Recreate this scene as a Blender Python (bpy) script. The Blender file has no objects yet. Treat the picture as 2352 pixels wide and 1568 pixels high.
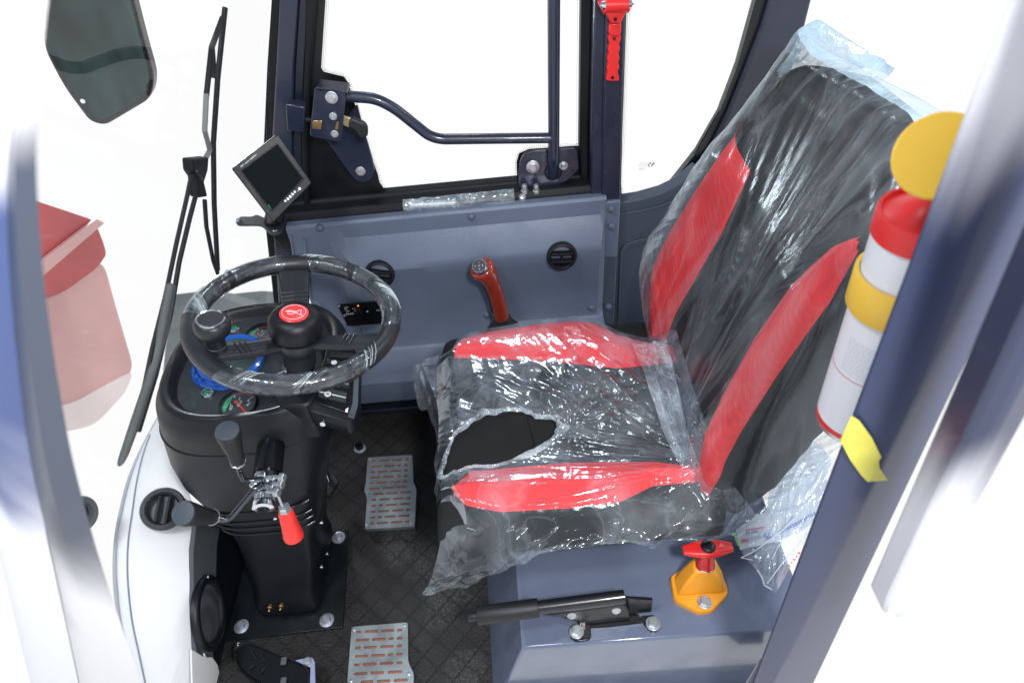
import bpy, bmesh, math, random
from mathutils import Vector, Matrix, noise
random.seed(7)
SC = bpy.context.scene
COL = SC.collection
V = Vector

# ---------------------------------------------------------------- camera model
FPX = 1568.0; TH = math.radians(43.0); PH = math.radians(4.8); CH = 1.5
def ray(x, y):
    px = x - 1176.0; py = 784.0 - y
    r = px*math.cos(PH) + py*math.sin(PH); u = -px*math.sin(PH) + py*math.cos(PH)
    return V((r, FPX*math.cos(TH) + u*math.sin(TH), -FPX*math.sin(TH) + u*math.cos(TH)))
CAM = V((0, 0, CH))
def at(x, y, X=None, Y=None, Z=None):
    d = ray(x, y)
    t = X/d.x if X is not None else Y/d.y if Y is not None else (Z-CH)/d.z
    return CAM + d*t
def onp(x, y, p0, n):
    d = ray(x, y)
    return CAM + d*((V(p0)-CAM).dot(V(n))/d.dot(V(n)))
_C = dict(c1=(0,0,2.24), c2=(560,0,2.6133), c3=(960,0,2.613), c4=(400,600,2.4123), c5=(280,1000,2.2177), c6=(660,500,2.352),
          c7=(1000,740,2.0627), c8=(1560,0,1.568), d1=(0,400,1.2), d2=(500,1250,2.94), d3=(1160,1300,2.94), d4=(1860,900,1.943),
          d5=(1900,250,1.568), d6=(820,1000,3.92), e1=(560,330,5.808), e2=(820,740,11.76), e3=(540,960,15.68), e4=(1840,1280,7.84), e6=(540,1580,7.84), e7=(1160,640,15.68), e8=(560,1060,4.9))
def Q(k, x, y):
    a, b, s = _C[k]
    return ((x/s+a)*.91875, (y/s+b)*.91875)

# ---------------------------------------------------------------- mesh builder
def frame(n, hint=V((0,0,1))):
    n = V(n).normalized()
    u = V(hint).cross(n)
    if u.length < 1e-4: u = V((1,0,0)).cross(n)
    u.normalize(); v = n.cross(u)
    return u, v, n

class MB:
    def __init__(s): s.v=[]; s.f=[]; s.mi=[]
    def add(s, vs, fs, mi=0):
        o=len(s.v); s.v += [V(p) for p in vs]
        for f in fs: s.f.append([i+o for i in f]); s.mi.append(mi)
        return s
    def box(s, c, size, ax=None, mi=0):
        c=V(c); ax = ax or (V((1,0,0)),V((0,1,0)),V((0,0,1)))
        h=[ax[i]*(size[i]/2) for i in range(3)]
        vs=[c+h[0]*a+h[1]*b+h[2]*d for a in (-1,1) for b in (-1,1) for d in (-1,1)]
        return s.add(vs,[(0,1,3,2),(4,6,7,5),(0,4,5,1),(2,3,7,6),(0,2,6,4),(1,5,7,3)],mi)
    def loft(s, rings, closed=True, caps=True, mi=0):
        n=len(rings[0]); vs=[p for r in rings for p in r]; fs=[]
        for i in range(len(rings)-1):
            for j in range(n if closed else n-1):
                k=(j+1)%n
                fs.append((i*n+j,i*n+k,(i+1)*n+k,(i+1)*n+j))
        if caps:
            fs.append(tuple(range(n-1,-1,-1))); fs.append(tuple((len(rings)-1)*n+j for j in range(n)))
        return s.add(vs,fs,mi)
    def prism(s, poly, d, mi=0):
        d=V(d); return s.loft([[V(p) for p in poly],[V(p)+d for p in poly]],mi=mi)
    def tube(s, path, r, seg=12, closed=False, caps=True, mi=0, flat=1.0):
        path=[V(p) for p in path]; n=len(path)
        rr = r if isinstance(r,(list,tuple)) else [r]*n
        rings=[]; u=None
        for i,p in enumerate(path):
            if closed: t=path[(i+1)%n]-path[i-1]
            else: t=path[min(i+1,n-1)]-path[max(i-1,0)]
            t.normalize()
            if u is None: u,_,_=frame(t)
            u=(u-t*u.dot(t)).normalized(); w=t.cross(u)
            rings.append([p+(u*math.cos(2*math.pi*k/seg)+w*flat*math.sin(2*math.pi*k/seg))*rr[i] for k in range(seg)])
        if closed: rings.append(rings[0]); caps=False
        return s.loft(rings,caps=caps,mi=mi)
    def lathe(s, o, d, prof, seg=32, caps=True, mi=0, sx=1.0, hint=V((0,0,1))):
        u,w,n=frame(d,hint); o=V(o)
        return s.loft([[o+n*h+(u*math.cos(2*math.pi*k/seg)*sx+w*math.sin(2*math.pi*k/seg))*max(r,1e-5) for k in range(seg)] for r,h in prof],caps=caps,mi=mi)
    def grid(s, fn, nu, nv, mi=0, skip=None):
        vs=[fn(i/nu,j/nv) for i in range(nu+1) for j in range(nv+1)]
        fs=[]
        for i in range(nu):
            for j in range(nv):
                if skip and skip((i+.5)/nu,(j+.5)/nv): continue
                a=i*(nv+1)+j; fs.append((a,a+nv+1,a+nv+2,a+1))
        return s.add(vs,fs,mi)
    def sphere(s, c, r, seg=16, rings=10, sq=(1,1,1)):
        prof=[]
        c=V(c)
        rg=[[c+V((math.cos(2*math.pi*k/seg)*math.sin(math.pi*i/rings)*r*sq[0],math.sin(2*math.pi*k/seg)*math.sin(math.pi*i/rings)*r*sq[1],-math.cos(math.pi*i/rings)*r*sq[2])) for k in range(seg)] for i in range(1,rings)]
        return s.loft(rg)
    def hexbolt(s, p, n, r=.012, h=.008, washer=None):
        p=V(p)
        if washer: s.lathe(p,n,[(washer,0),(washer,.0022),(washer*.93,.0028)],28)
        b=.0026 if washer else 0
        s.lathe(p,n,[(r,b),(r,b+h*.85),(r*.9,b+h)],6)
        s.lathe(p,n,[(r*.72,b+h),(r*.68,b+h+.0006)],20)
        return s
    def text(s, txt, o, xd, yd, size, up=.0004, align='LEFT'):
        cu=bpy.data.curves.new('lettering','FONT'); cu.body=txt; cu.size=size; cu.align_x=align; cu.resolution_u=2
        ob=bpy.data.objects.new('lettering',cu); COL.objects.link(ob)
        dg=bpy.context.evaluated_depsgraph_get(); me=bpy.data.meshes.new_from_object(ob.evaluated_get(dg))
        xd=V(xd).normalized(); yd=V(yd); yd=(yd-xd*yd.dot(xd)).normalized(); n=xd.cross(yd)
        s.add([V(o)+xd*q.co.x+yd*q.co.y+n*up for q in me.vertices],[tuple(p.vertices) for p in me.polygons])
        bpy.data.objects.remove(ob); bpy.data.curves.remove(cu); bpy.data.meshes.remove(me)
        return s
    def build(s, name, mats, parent=None, smooth=40, bevel=None, solid=None, sub=0, label=None):
        me=bpy.data.meshes.new(name)
        off=wloc(parent)
        me.from_pydata([p-off for p in s.v],[],s.f)
        if not isinstance(mats,(list,tuple)): mats=[mats]
        for m in mats: me.materials.append(m)
        me.polygons.foreach_set('material_index',s.mi)
        bm=bmesh.new(); bm.from_mesh(me)
        bmesh.ops.remove_doubles(bm,verts=bm.verts,dist=1e-6)
        bmesh.ops.recalc_face_normals(bm,faces=bm.faces); bm.to_mesh(me); bm.free()
        if smooth:
            me.shade_smooth(); me.set_sharp_from_angle(angle=math.radians(smooth))
        ob=bpy.data.objects.new(name,me); COL.objects.link(ob)
        if parent: ob.parent=parent
        if solid:
            m=ob.modifiers.new('thickness','SOLIDIFY'); m.thickness=solid; m.offset=0
        if bevel:
            m=ob.modifiers.new('bevel','BEVEL'); m.width=bevel; m.segments=2; m.limit_method='ANGLE'; m.angle_limit=math.radians(35)
        if sub:
            m=ob.modifiers.new('sub','SUBSURF'); m.levels=sub; m.render_levels=sub
        if label: ob['label']=label
        return ob
def wloc(o):
    r=V((0,0,0))
    while o: r+=o.location; o=o.parent
    return r
def thing(name,label,cat,loc,group=None):
    o=bpy.data.objects.new(name,None); COL.objects.link(o); o.location=loc; o.empty_display_size=.05
    o['label']=label; o['category']=cat
    if group: o['group']=group
    return o
def copy_thing(src,loc,label):
    r=src.copy(); COL.objects.link(r); r.location=loc; r['label']=label
    for ch in list(src.children):
        c=ch.copy(); COL.objects.link(c); c.parent=r
        for g in list(ch.children):
            d=g.copy(); COL.objects.link(d); d.parent=c
    return r
def tag(o,label,cat,group=None,kind=None):
    if label: o['label']=label; o['category']=cat
    if group: o['group']=group
    if kind: o['kind']=kind
    return o
def smoothpath(pts, n=8, closed=False):
    pts=[V(p) for p in pts]; out=[]; m=len(pts)
    for i in range(m if closed else m-1):
        p0=pts[(i-1)%m] if closed or i>0 else pts[0]; p1=pts[i]; p2=pts[(i+1)%m]
        p3=pts[(i+2)%m] if closed or i+2<m else pts[-1]
        for k in range(n):
            t=k/n
            out.append(.5*((2*p1)+(p2-p0)*t+(2*p0-5*p1+4*p2-p3)*t*t+(3*p1-p0-3*p2+p3)*t**3))
    if not closed: out.append(pts[-1])
    return out
def rounded(poly, r, n=5):
    poly=[V(p) for p in poly]; out=[]; m=len(poly)
    for i in range(m):
        p=poly[i]; a=poly[i-1]-p; b=poly[(i+1)%m]-p
        rr=min(r,a.length*.45,b.length*.45)
        q0=p+a.normalized()*rr; q1=p+b.normalized()*rr
        for k in range(n+1):
            t=k/n; out.append(q0*(1-t)**2+p*2*t*(1-t)+q1*t*t)
    return out
def fillet(path, r, n=6):
    path=[V(p) for p in path]; out=[path[0]]
    for i in range(1,len(path)-1):
        p=path[i]; a=path[i-1]-p; b=path[i+1]-p
        rr=min(r,a.length*.48,b.length*.48); q0=p+a.normalized()*rr; q1=p+b.normalized()*rr
        for k in range(n+1):
            t=k/n; out.append(q0*(1-t)**2+p*2*t*(1-t)+q1*t*t)
    out.append(path[-1]); return out
def interp(xs, ys, x):
    if x<=xs[0]: return ys[0]
    for i in range(len(xs)-1):
        if x<=xs[i+1]:
            t=(x-xs[i])/(xs[i+1]-xs[i]); return ys[i]+(ys[i+1]-ys[i])*t
    return ys[-1]
def sinterp(xs, ys, x):
    if x<=xs[0]: return ys[0]
    n=len(xs)
    for i in range(n-1):
        if x<=xs[i+1]:
            h=xs[i+1]-xs[i]; t=(x-xs[i])/h
            m0=(ys[i+1]-ys[max(i-1,0)])/(xs[i+1]-xs[max(i-1,0)])*h
            m1=(ys[min(i+2,n-1)]-ys[i])/(xs[min(i+2,n-1)]-xs[i])*h
            return (2*t**3-3*t*t+1)*ys[i]+(t**3-2*t*t+t)*m0+(-2*t**3+3*t*t)*ys[i+1]+(t**3-t*t)*m1
    return ys[-1]

# ---------------------------------------------------------------- materials
def nodes(name):
    m=bpy.data.materials.new(name); m.use_nodes=True
    nt=m.node_tree; nt.nodes.clear()
    return m,nt,nt.nodes,nt.links
def N(ns,t,**k):
    n=ns.new(t)
    for a,b in k.items():
        if hasattr(n,a) and not a.startswith('i_'): setattr(n,a,b)
    return n
def pm(name,col,rough=.5,metal=0.0,bump=None,var=0.0,vscale=6.0,spec=.5,coat=0.0,rvar=0.0,trans=0.0,emit=None,scratch=0.0,stretch=(1,1,1)):
    m,nt,ns,ln=nodes(name)
    out=ns.new('ShaderNodeOutputMaterial'); b=ns.new('ShaderNodeBsdfPrincipled'); ln.new(b.outputs[0],out.inputs[0])
    b.inputs['Base Color'].default_value=(*col,1); b.inputs['Roughness'].default_value=rough; b.inputs['Metallic'].default_value=metal
    b.inputs['Specular IOR Level'].default_value=spec; b.inputs['Coat Weight'].default_value=coat; b.inputs['Coat Roughness'].default_value=.06
    if emit: b.inputs['Emission Color'].default_value=(*emit[0],1); b.inputs['Emission Strength'].default_value=emit[1]
    tc=ns.new('ShaderNodeTexCoord'); mp=ns.new('ShaderNodeMapping'); mp.inputs['Scale'].default_value=stretch; ln.new(tc.outputs['Object'],mp.inputs[0])
    if var or rvar:
        nz=ns.new('ShaderNodeTexNoise'); nz.inputs['Scale'].default_value=vscale; nz.inputs['Detail'].default_value=6; ln.new(mp.outputs[0],nz.inputs['Vector'])
        if var:
            mr=ns.new('ShaderNodeMapRange'); mr.inputs[1].default_value=.3; mr.inputs[2].default_value=.7; mr.inputs[3].default_value=1-var; mr.inputs[4].default_value=1+var
            ln.new(nz.outputs[0],mr.inputs[0])
            mx=ns.new('ShaderNodeVectorMath'); mx.operation='SCALE'; mx.inputs[0].default_value=col; ln.new(mr.outputs[0],mx.inputs['Scale']); ln.new(mx.outputs[0],b.inputs['Base Color'])
        if rvar:
            mr=ns.new('ShaderNodeMapRange'); mr.inputs[1].default_value=.3; mr.inputs[2].default_value=.7; mr.inputs[3].default_value=max(.02,rough-rvar); mr.inputs[4].default_value=rough+rvar
            nz2=ns.new('ShaderNodeTexNoise'); nz2.inputs['Scale'].default_value=vscale*2.7; nz2.inputs['Detail'].default_value=8; ln.new(mp.outputs[0],nz2.inputs['Vector'])
            ln.new(nz2.outputs[0],mr.inputs[0]); ln.new(mr.outputs[0],b.inputs['Roughness'])
    if bump:
        nb=ns.new('ShaderNodeTexNoise'); nb.inputs['Scale'].default_value=bump[0]; nb.inputs['Detail'].default_value=3; ln.new(mp.outputs[0],nb.inputs['Vector'])
        bp=ns.new('ShaderNodeBump'); bp.inputs['Strength'].default_value=bump[1]; bp.inputs['Distance'].default_value=.002; ln.new(nb.outputs[0],bp.inputs['Height']); ln.new(bp.outputs[0],b.inputs['Normal'])
    return m
M={}
M['navy']=pm('navy_paint',(.013,.019,.042),.32,bump=(60,.05),var=.18,vscale=5,rvar=.12,coat=.25)
M['navy_dark']=pm('dark_navy_paint',(.007,.010,.021),.4,bump=(80,.06),var=.2,rvar=.1)
M['frit']=pm('black_frit',(.0035,.0045,.006),.35,rvar=.08)
M['seal']=pm('black_rubber_seal',(.006,.007,.009),.55,spec=.22,var=.35,vscale=9)
M['panel']=pm('slate_plastic',(.105,.135,.198),.42,bump=(420,.30),var=.11,vscale=5,rvar=.10)
M['panel_dark']=pm('dark_slate_plastic',(.055,.073,.105),.5,bump=(520,.2),var=.08)
M['cap']=pm('slate_cap',(.075,.098,.15),.45,bump=(600,.1))
M['box']=pm('glossy_slate_paint',(.130,.160,.240),.18,bump=(26,.10),var=.10,vscale=7,rvar=.12,coat=.5)
M['blackp']=pm('black_moulded_plastic',(.0055,.0062,.0095),.40,spec=.38,bump=(700,.18),var=.15,vscale=6,rvar=.07)
M['blackg']=pm('black_gloss',(.005,.006,.008),.18,rvar=.06,spec=.4)
M['dash']=pm('dash_plastic',(.022,.028,.034),.5,bump=(650,.2),var=.1)
M['rubber']=pm('wheel_rubber',(.014,.017,.022),.40,bump=(500,.15),var=.2,rvar=.08)
M['grip']=pm('grip_rubber',(.010,.011,.014),.5,bump=(400,.2))
M['gripcap']=pm('grip_end_plastic',(.050,.066,.085),.5,bump=(400,.1))
M['steel']=pm('zinc_steel',(.55,.58,.62),.3,metal=1,var=.1,vscale=40,bump=(200,.05))
M['bolt']=pm('zinc_bolt',(.52,.55,.58),.38,metal=.85,var=.2,vscale=60)
M['washer']=pm('grey_washer',(.40,.42,.50),.4,metal=.6,var=.1,vscale=60)
M['chrome']=pm('chrome',(.7,.73,.77),.1,metal=1,rvar=.06,vscale=30)
M['darksteel']=pm('dark_steel',(.10,.11,.13),.25,metal=1,rvar=.1,vscale=20)
M['brass']=pm('brass',(.55,.36,.17),.3,metal=1)
M['plate']=pm('galvanised_plate',(.40,.45,.47),.42,metal=.8,var=.22,vscale=14,rvar=.12)
M['pink']=pm('rusty_underlay',(.30,.12,.085),.7,var=.3,vscale=30)
M['redp']=pm('red_plastic',(.72,.022,.022),.35,var=.06)
M['redlever']=pm('worn_red_grip',(.78,.035,.028),.42,var=.14,vscale=25)
M['yellow']=pm('yellow_plastic',(.90,.56,.06),.4,var=.06)
M['amber']=pm('amber_paint',(.80,.33,.022),.38,var=.06,vscale=10,bump=(150,.08))
M['white']=pm('white_enamel',(.78,.80,.86),.3,var=.02)
M['whitep']=pm('white_trim_plastic',(.86,.88,.90),.5,var=.02,bump=(200,.04))
M['wood']=pm('varnished_red_wood',(.24,.026,.012),.18,var=.28,vscale=12,stretch=(3,3,.6),coat=.6)
M['tape']=pm('yellow_tape',(.56,.52,.085),.5,var=.12,vscale=30,bump=(120,.3))
M['paper']=pm('paper',(.66,.74,.84),.6,var=.06,vscale=8)
M['blueink']=pm('blue_ink',(.13,.18,.60),.6)
M['redink']=pm('red_ink',(.65,.10,.12),.6)
M['greyink']=pm('grey_ink',(.45,.48,.50),.6)
M['white_mark']=pm('white_marking',(.75,.78,.80),.6)
M['green_mark']=pm('green_marking',(.05,.55,.27),.6)
M['red_mark']=pm('red_marking',(.70,.07,.06),.6)
M['greenlens']=pm('green_lens',(.01,.16,.09),.1,coat=.8)
M['bluering']=pm('blue_film_ring',(.012,.10,.46),.25,coat=.4)
M['screen']=pm('dark_screen',(.003,.005,.005),.10,spec=.18)
M['lcd']=pm('grey_green_lcd',(.05,.08,.075),.25)
M['mirrorg']=pm('tinted_mirror',(.016,.034,.033),.12,metal=.3,spec=.25,var=.8,vscale=5,stretch=(3,1,1))  # uneven dark teal stands in for a reflection, put into the colour
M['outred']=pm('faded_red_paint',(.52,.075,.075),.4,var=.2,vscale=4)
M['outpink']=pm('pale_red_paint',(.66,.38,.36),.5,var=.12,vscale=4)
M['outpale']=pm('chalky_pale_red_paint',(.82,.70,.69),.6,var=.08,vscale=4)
M['lime']=pm('lime_card',(.35,.75,.08),.6)
M['orange_led']=pm('orange_led',(.9,.25,.02),.3,emit=((1,.30,.03),2.5))
M['kick']=pm('grey_kick_panel',(.085,.095,.105),.6,bump=(300,.2),var=.15,vscale=5)
M['cloth']=pm('black_seat_cloth',(.0115,.013,.014),.85,spec=.3,bump=(700,.7),var=.15,vscale=20)
M['speakermesh']=pm('black_speaker_mesh',(.02,.022,.026),.5)

def weave(name,col,scale,amt):
    m,nt,ns,ln=nodes(name)
    out=ns.new('ShaderNodeOutputMaterial'); b=ns.new('ShaderNodeBsdfPrincipled'); ln.new(b.outputs[0],out.inputs[0])
    b.inputs['Roughness'].default_value=.75; b.inputs['Specular IOR Level'].default_value=.2
    tc=ns.new('ShaderNodeTexCoord'); hs=[]
    for ang in (.6,-.75):
        mp=ns.new('ShaderNodeMapping'); mp.inputs['Rotation'].default_value=(.4,.5*ang,ang); ln.new(tc.outputs['Object'],mp.inputs[0])
        w=ns.new('ShaderNodeTexWave'); w.inputs['Scale'].default_value=scale; w.inputs['Distortion'].default_value=.6; w.inputs['Detail'].default_value=1; ln.new(mp.outputs[0],w.inputs['Vector']); hs.append(w)
    mu=ns.new('ShaderNodeMath'); mu.operation='MULTIPLY'; ln.new(hs[0].outputs['Fac'],mu.inputs[0]); ln.new(hs[1].outputs['Fac'],mu.inputs[1])
    mr=ns.new('ShaderNodeMapRange'); mr.inputs[3].default_value=1.0; mr.inputs[4].default_value=1-amt; ln.new(mu.outputs[0],mr.inputs[0])
    mx=ns.new('ShaderNodeVectorMath'); mx.operation='SCALE'; mx.inputs[0].default_value=col; ln.new(mr.outputs[0],mx.inputs['Scale']); ln.new(mx.outputs[0],b.inputs['Base Color'])
    bp=ns.new('ShaderNodeBump'); bp.invert=True; bp.inputs['Strength'].default_value=.5; bp.inputs['Distance'].default_value=.002; ln.new(mu.outputs[0],bp.inputs['Height']); ln.new(bp.outputs[0],b.inputs['Normal'])
    return m
M['redcloth']=weave('red_mesh_fabric',(.80,.045,.052),80,.15)

def film(name,haze=(.02,.3),rough=.13,crinkle=14,fine=60,strength=.6,tint=(.80,.90,1.0),gl=1.6,stretch=(1,1,1),tr=.96,hs=9,rot=(0,0,0),dist=.005,gmax=.30,facet=.35,crz=.4):
    m,nt,ns,ln=nodes(name)
    out=ns.new('ShaderNodeOutputMaterial')
    tc=ns.new('ShaderNodeTexCoord'); mp=ns.new('ShaderNodeMapping'); mp.inputs['Scale'].default_value=stretch; mp.inputs['Rotation'].default_value=rot; ln.new(tc.outputs['Object'],mp.inputs[0])
    # crease field: ridged noise, coarse and fine
    def ridge(sc,det,dist):
        n=ns.new('ShaderNodeTexNoise'); n.inputs['Scale'].default_value=sc; n.inputs['Detail'].default_value=det; n.inputs['Distortion'].default_value=dist; ln.new(mp.outputs[0],n.inputs['Vector'])
        a=ns.new('ShaderNodeMath'); a.operation='SUBTRACT'; a.inputs[1].default_value=.5; ln.new(n.outputs[0],a.inputs[0])
        c=ns.new('ShaderNodeMath'); c.operation='ABSOLUTE'; ln.new(a.outputs[0],c.inputs[0]); return c
    r1=ridge(crinkle,3,1.2); r2=ridge(fine,2,.8)
    s0=ns.new('ShaderNodeMath'); s0.operation='MULTIPLY_ADD'; s0.inputs[1].default_value=.18; ln.new(r2.outputs[0],s0.inputs[0]); ln.new(r1.outputs[0],s0.inputs[2])
    dn=ns.new('ShaderNodeTexNoise'); dn.inputs['Scale'].default_value=crinkle*.8; ln.new(mp.outputs[0],dn.inputs['Vector'])
    dv=ns.new('ShaderNodeVectorMath'); dv.operation='MULTIPLY_ADD'; dv.inputs[1].default_value=(.08,.08,.08); ln.new(dn.outputs['Color'],dv.inputs[0]); ln.new(mp.outputs[0],dv.inputs[2])
    vf=ns.new('ShaderNodeTexVoronoi'); vf.inputs['Scale'].default_value=crinkle*2.2; ln.new(dv.outputs[0],vf.inputs['Vector'])
    s1=ns.new('ShaderNodeMath'); s1.operation='MULTIPLY_ADD'; s1.inputs[1].default_value=facet; ln.new(vf.outputs['Distance'],s1.inputs[0]); ln.new(s0.outputs[0],s1.inputs[2])
    bp=ns.new('ShaderNodeBump'); bp.inputs['Strength'].default_value=strength; bp.inputs['Distance'].default_value=dist; ln.new(s1.outputs[0],bp.inputs['Height'])
    tr_=ns.new('ShaderNodeBsdfTransparent'); tr_.inputs[0].default_value=(tr,tr,tr,1)
    df=ns.new('ShaderNodeBsdfDiffuse'); df.inputs[0].default_value=(*tint,1); ln.new(bp.outputs[0],df.inputs['Normal'])
    g=ns.new('ShaderNodeBsdfGlossy'); g.inputs['Roughness'].default_value=rough; ln.new(bp.outputs[0],g.inputs['Normal']); g.inputs[0].default_value=(.82,.92,1,1)
    hz=ns.new('ShaderNodeTexNoise'); hz.inputs['Scale'].default_value=hs; hz.inputs['Detail'].default_value=5; hz.inputs['Distortion'].default_value=.8; ln.new(mp.outputs[0],hz.inputs['Vector'])
    mr=ns.new('ShaderNodeMapRange'); mr.inputs[1].default_value=.42; mr.inputs[2].default_value=.66; mr.inputs[3].default_value=haze[0]; mr.inputs[4].default_value=haze[1]; ln.new(hz.outputs[0],mr.inputs[0])
    # creases carry a little more haze
    cr=ns.new('ShaderNodeMapRange'); cr.inputs[1].default_value=0; cr.inputs[2].default_value=.035; cr.inputs[3].default_value=haze[1]*crz; cr.inputs[4].default_value=0; ln.new(r1.outputs[0],cr.inputs[0])
    ad=ns.new('ShaderNodeMath'); ad.operation='ADD'; ad.use_clamp=True; ln.new(mr.outputs[0],ad.inputs[0]); ln.new(cr.outputs[0],ad.inputs[1])
    m1=ns.new('ShaderNodeMixShader'); ln.new(ad.outputs[0],m1.inputs[0]); ln.new(tr_.outputs[0],m1.inputs[1]); ln.new(df.outputs[0],m1.inputs[2])
    fr=ns.new('ShaderNodeFresnel'); fr.inputs[0].default_value=1.5; ln.new(bp.outputs[0],fr.inputs['Normal'])
    f0=ns.new('ShaderNodeMath'); f0.operation='MULTIPLY'; f0.inputs[1].default_value=gl; ln.new(fr.outputs[0],f0.inputs[0])
    fm=ns.new('ShaderNodeMath'); fm.operation='MINIMUM'; fm.inputs[1].default_value=gmax; ln.new(f0.outputs[0],fm.inputs[0])
    m2=ns.new('ShaderNodeMixShader'); ln.new(fm.outputs[0],m2.inputs[0]); ln.new(m1.outputs[0],m2.inputs[1]); ln.new(g.outputs[0],m2.inputs[2]); ln.new(m2.outputs[0],out.inputs[0])
    return m
M['film']=film('clear_plastic_film',haze=(.02,.13),gl=1.0,crinkle=10,dist=.0058,fine=45,gmax=.28,rough=.16)
M['filmback']=film('clear_plastic_film_back',haze=(.004,.085),crz=.4,crinkle=9,fine=60,stretch=(1.5,2.2,.25),strength=.5,rot=(.0,.28,0),gl=.8,gmax=.32,rough=.24,facet=.2)
M['filmtop']=film('cloudy_plastic_film',haze=(.35,.85),crinkle=16,fine=60,tint=(.46,.62,.72))
M['filmedge']=film('crumpled_film_edge',haze=(.10,.42),crinkle=30,fine=110,strength=.9,gl=1.8,gmax=.5)
M['filmwheel']=film('stretch_film',haze=(.0,.06),crinkle=16,fine=90,strength=.15,stretch=(1,1,3),hs=30,gl=1.4,gmax=.3,rot=(.5,.6,.4),facet=.1)
M['filmbag']=film('bag_film',haze=(.12,.35),crinkle=12,fine=50,strength=.6)

def glass(name,tint=(.996,.997,.996),fac=.06):
    m,nt,ns,ln=nodes(name)
    out=ns.new('ShaderNodeOutputMaterial'); t=ns.new('ShaderNodeBsdfTransparent'); t.inputs[0].default_value=(*tint,1)
    g=ns.new('ShaderNodeBsdfGlossy'); g.inputs['Roughness'].default_value=.02
    fr=ns.new('ShaderNodeFresnel'); fr.inputs[0].default_value=1.45
    mm=ns.new('ShaderNodeMath'); mm.operation='MULTIPLY'; mm.inputs[1].default_value=fac; mm.use_clamp=True; ln.new(fr.outputs[0],mm.inputs[0])
    mx=ns.new('ShaderNodeMixShader'); ln.new(mm.outputs[0],mx.inputs[0]); ln.new(t.outputs[0],mx.inputs[1]); ln.new(g.outputs[0],mx.inputs[2]); ln.new(mx.outputs[0],out.inputs[0])
    return m
M['glass']=glass('window_glass')
M['lens']=glass('gauge_lens',(.95,.97,.97),.4)

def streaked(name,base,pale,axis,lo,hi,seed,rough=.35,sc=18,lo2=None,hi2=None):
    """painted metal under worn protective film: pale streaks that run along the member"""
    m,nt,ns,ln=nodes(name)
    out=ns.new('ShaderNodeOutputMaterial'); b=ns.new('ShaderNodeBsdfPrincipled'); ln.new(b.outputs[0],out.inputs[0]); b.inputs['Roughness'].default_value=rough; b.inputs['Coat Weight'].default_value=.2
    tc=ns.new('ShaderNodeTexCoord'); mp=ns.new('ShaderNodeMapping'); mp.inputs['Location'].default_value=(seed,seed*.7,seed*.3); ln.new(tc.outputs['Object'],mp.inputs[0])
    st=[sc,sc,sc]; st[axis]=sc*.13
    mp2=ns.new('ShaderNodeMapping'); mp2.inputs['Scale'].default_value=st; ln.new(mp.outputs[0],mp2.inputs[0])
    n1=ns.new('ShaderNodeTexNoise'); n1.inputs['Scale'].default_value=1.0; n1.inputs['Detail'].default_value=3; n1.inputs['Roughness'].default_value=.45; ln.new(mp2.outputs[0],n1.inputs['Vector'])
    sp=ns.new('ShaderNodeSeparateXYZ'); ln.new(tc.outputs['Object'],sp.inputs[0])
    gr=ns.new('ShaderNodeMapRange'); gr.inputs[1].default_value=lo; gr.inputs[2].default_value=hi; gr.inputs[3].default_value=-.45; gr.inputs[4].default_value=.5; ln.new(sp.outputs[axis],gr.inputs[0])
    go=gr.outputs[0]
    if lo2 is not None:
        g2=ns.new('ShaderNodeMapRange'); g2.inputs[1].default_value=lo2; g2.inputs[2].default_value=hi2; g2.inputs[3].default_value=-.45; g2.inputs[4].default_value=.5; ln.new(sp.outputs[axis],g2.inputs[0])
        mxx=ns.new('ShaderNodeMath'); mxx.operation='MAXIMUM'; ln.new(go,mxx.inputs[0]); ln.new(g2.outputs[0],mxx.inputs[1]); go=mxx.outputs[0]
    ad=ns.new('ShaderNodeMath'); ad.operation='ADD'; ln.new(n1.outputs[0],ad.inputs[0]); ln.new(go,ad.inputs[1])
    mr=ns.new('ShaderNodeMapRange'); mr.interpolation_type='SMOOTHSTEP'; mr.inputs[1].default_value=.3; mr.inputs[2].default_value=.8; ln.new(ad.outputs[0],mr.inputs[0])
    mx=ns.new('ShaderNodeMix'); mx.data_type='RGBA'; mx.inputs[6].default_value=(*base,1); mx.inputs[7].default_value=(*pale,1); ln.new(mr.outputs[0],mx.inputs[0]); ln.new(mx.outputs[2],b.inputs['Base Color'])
    return m

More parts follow.
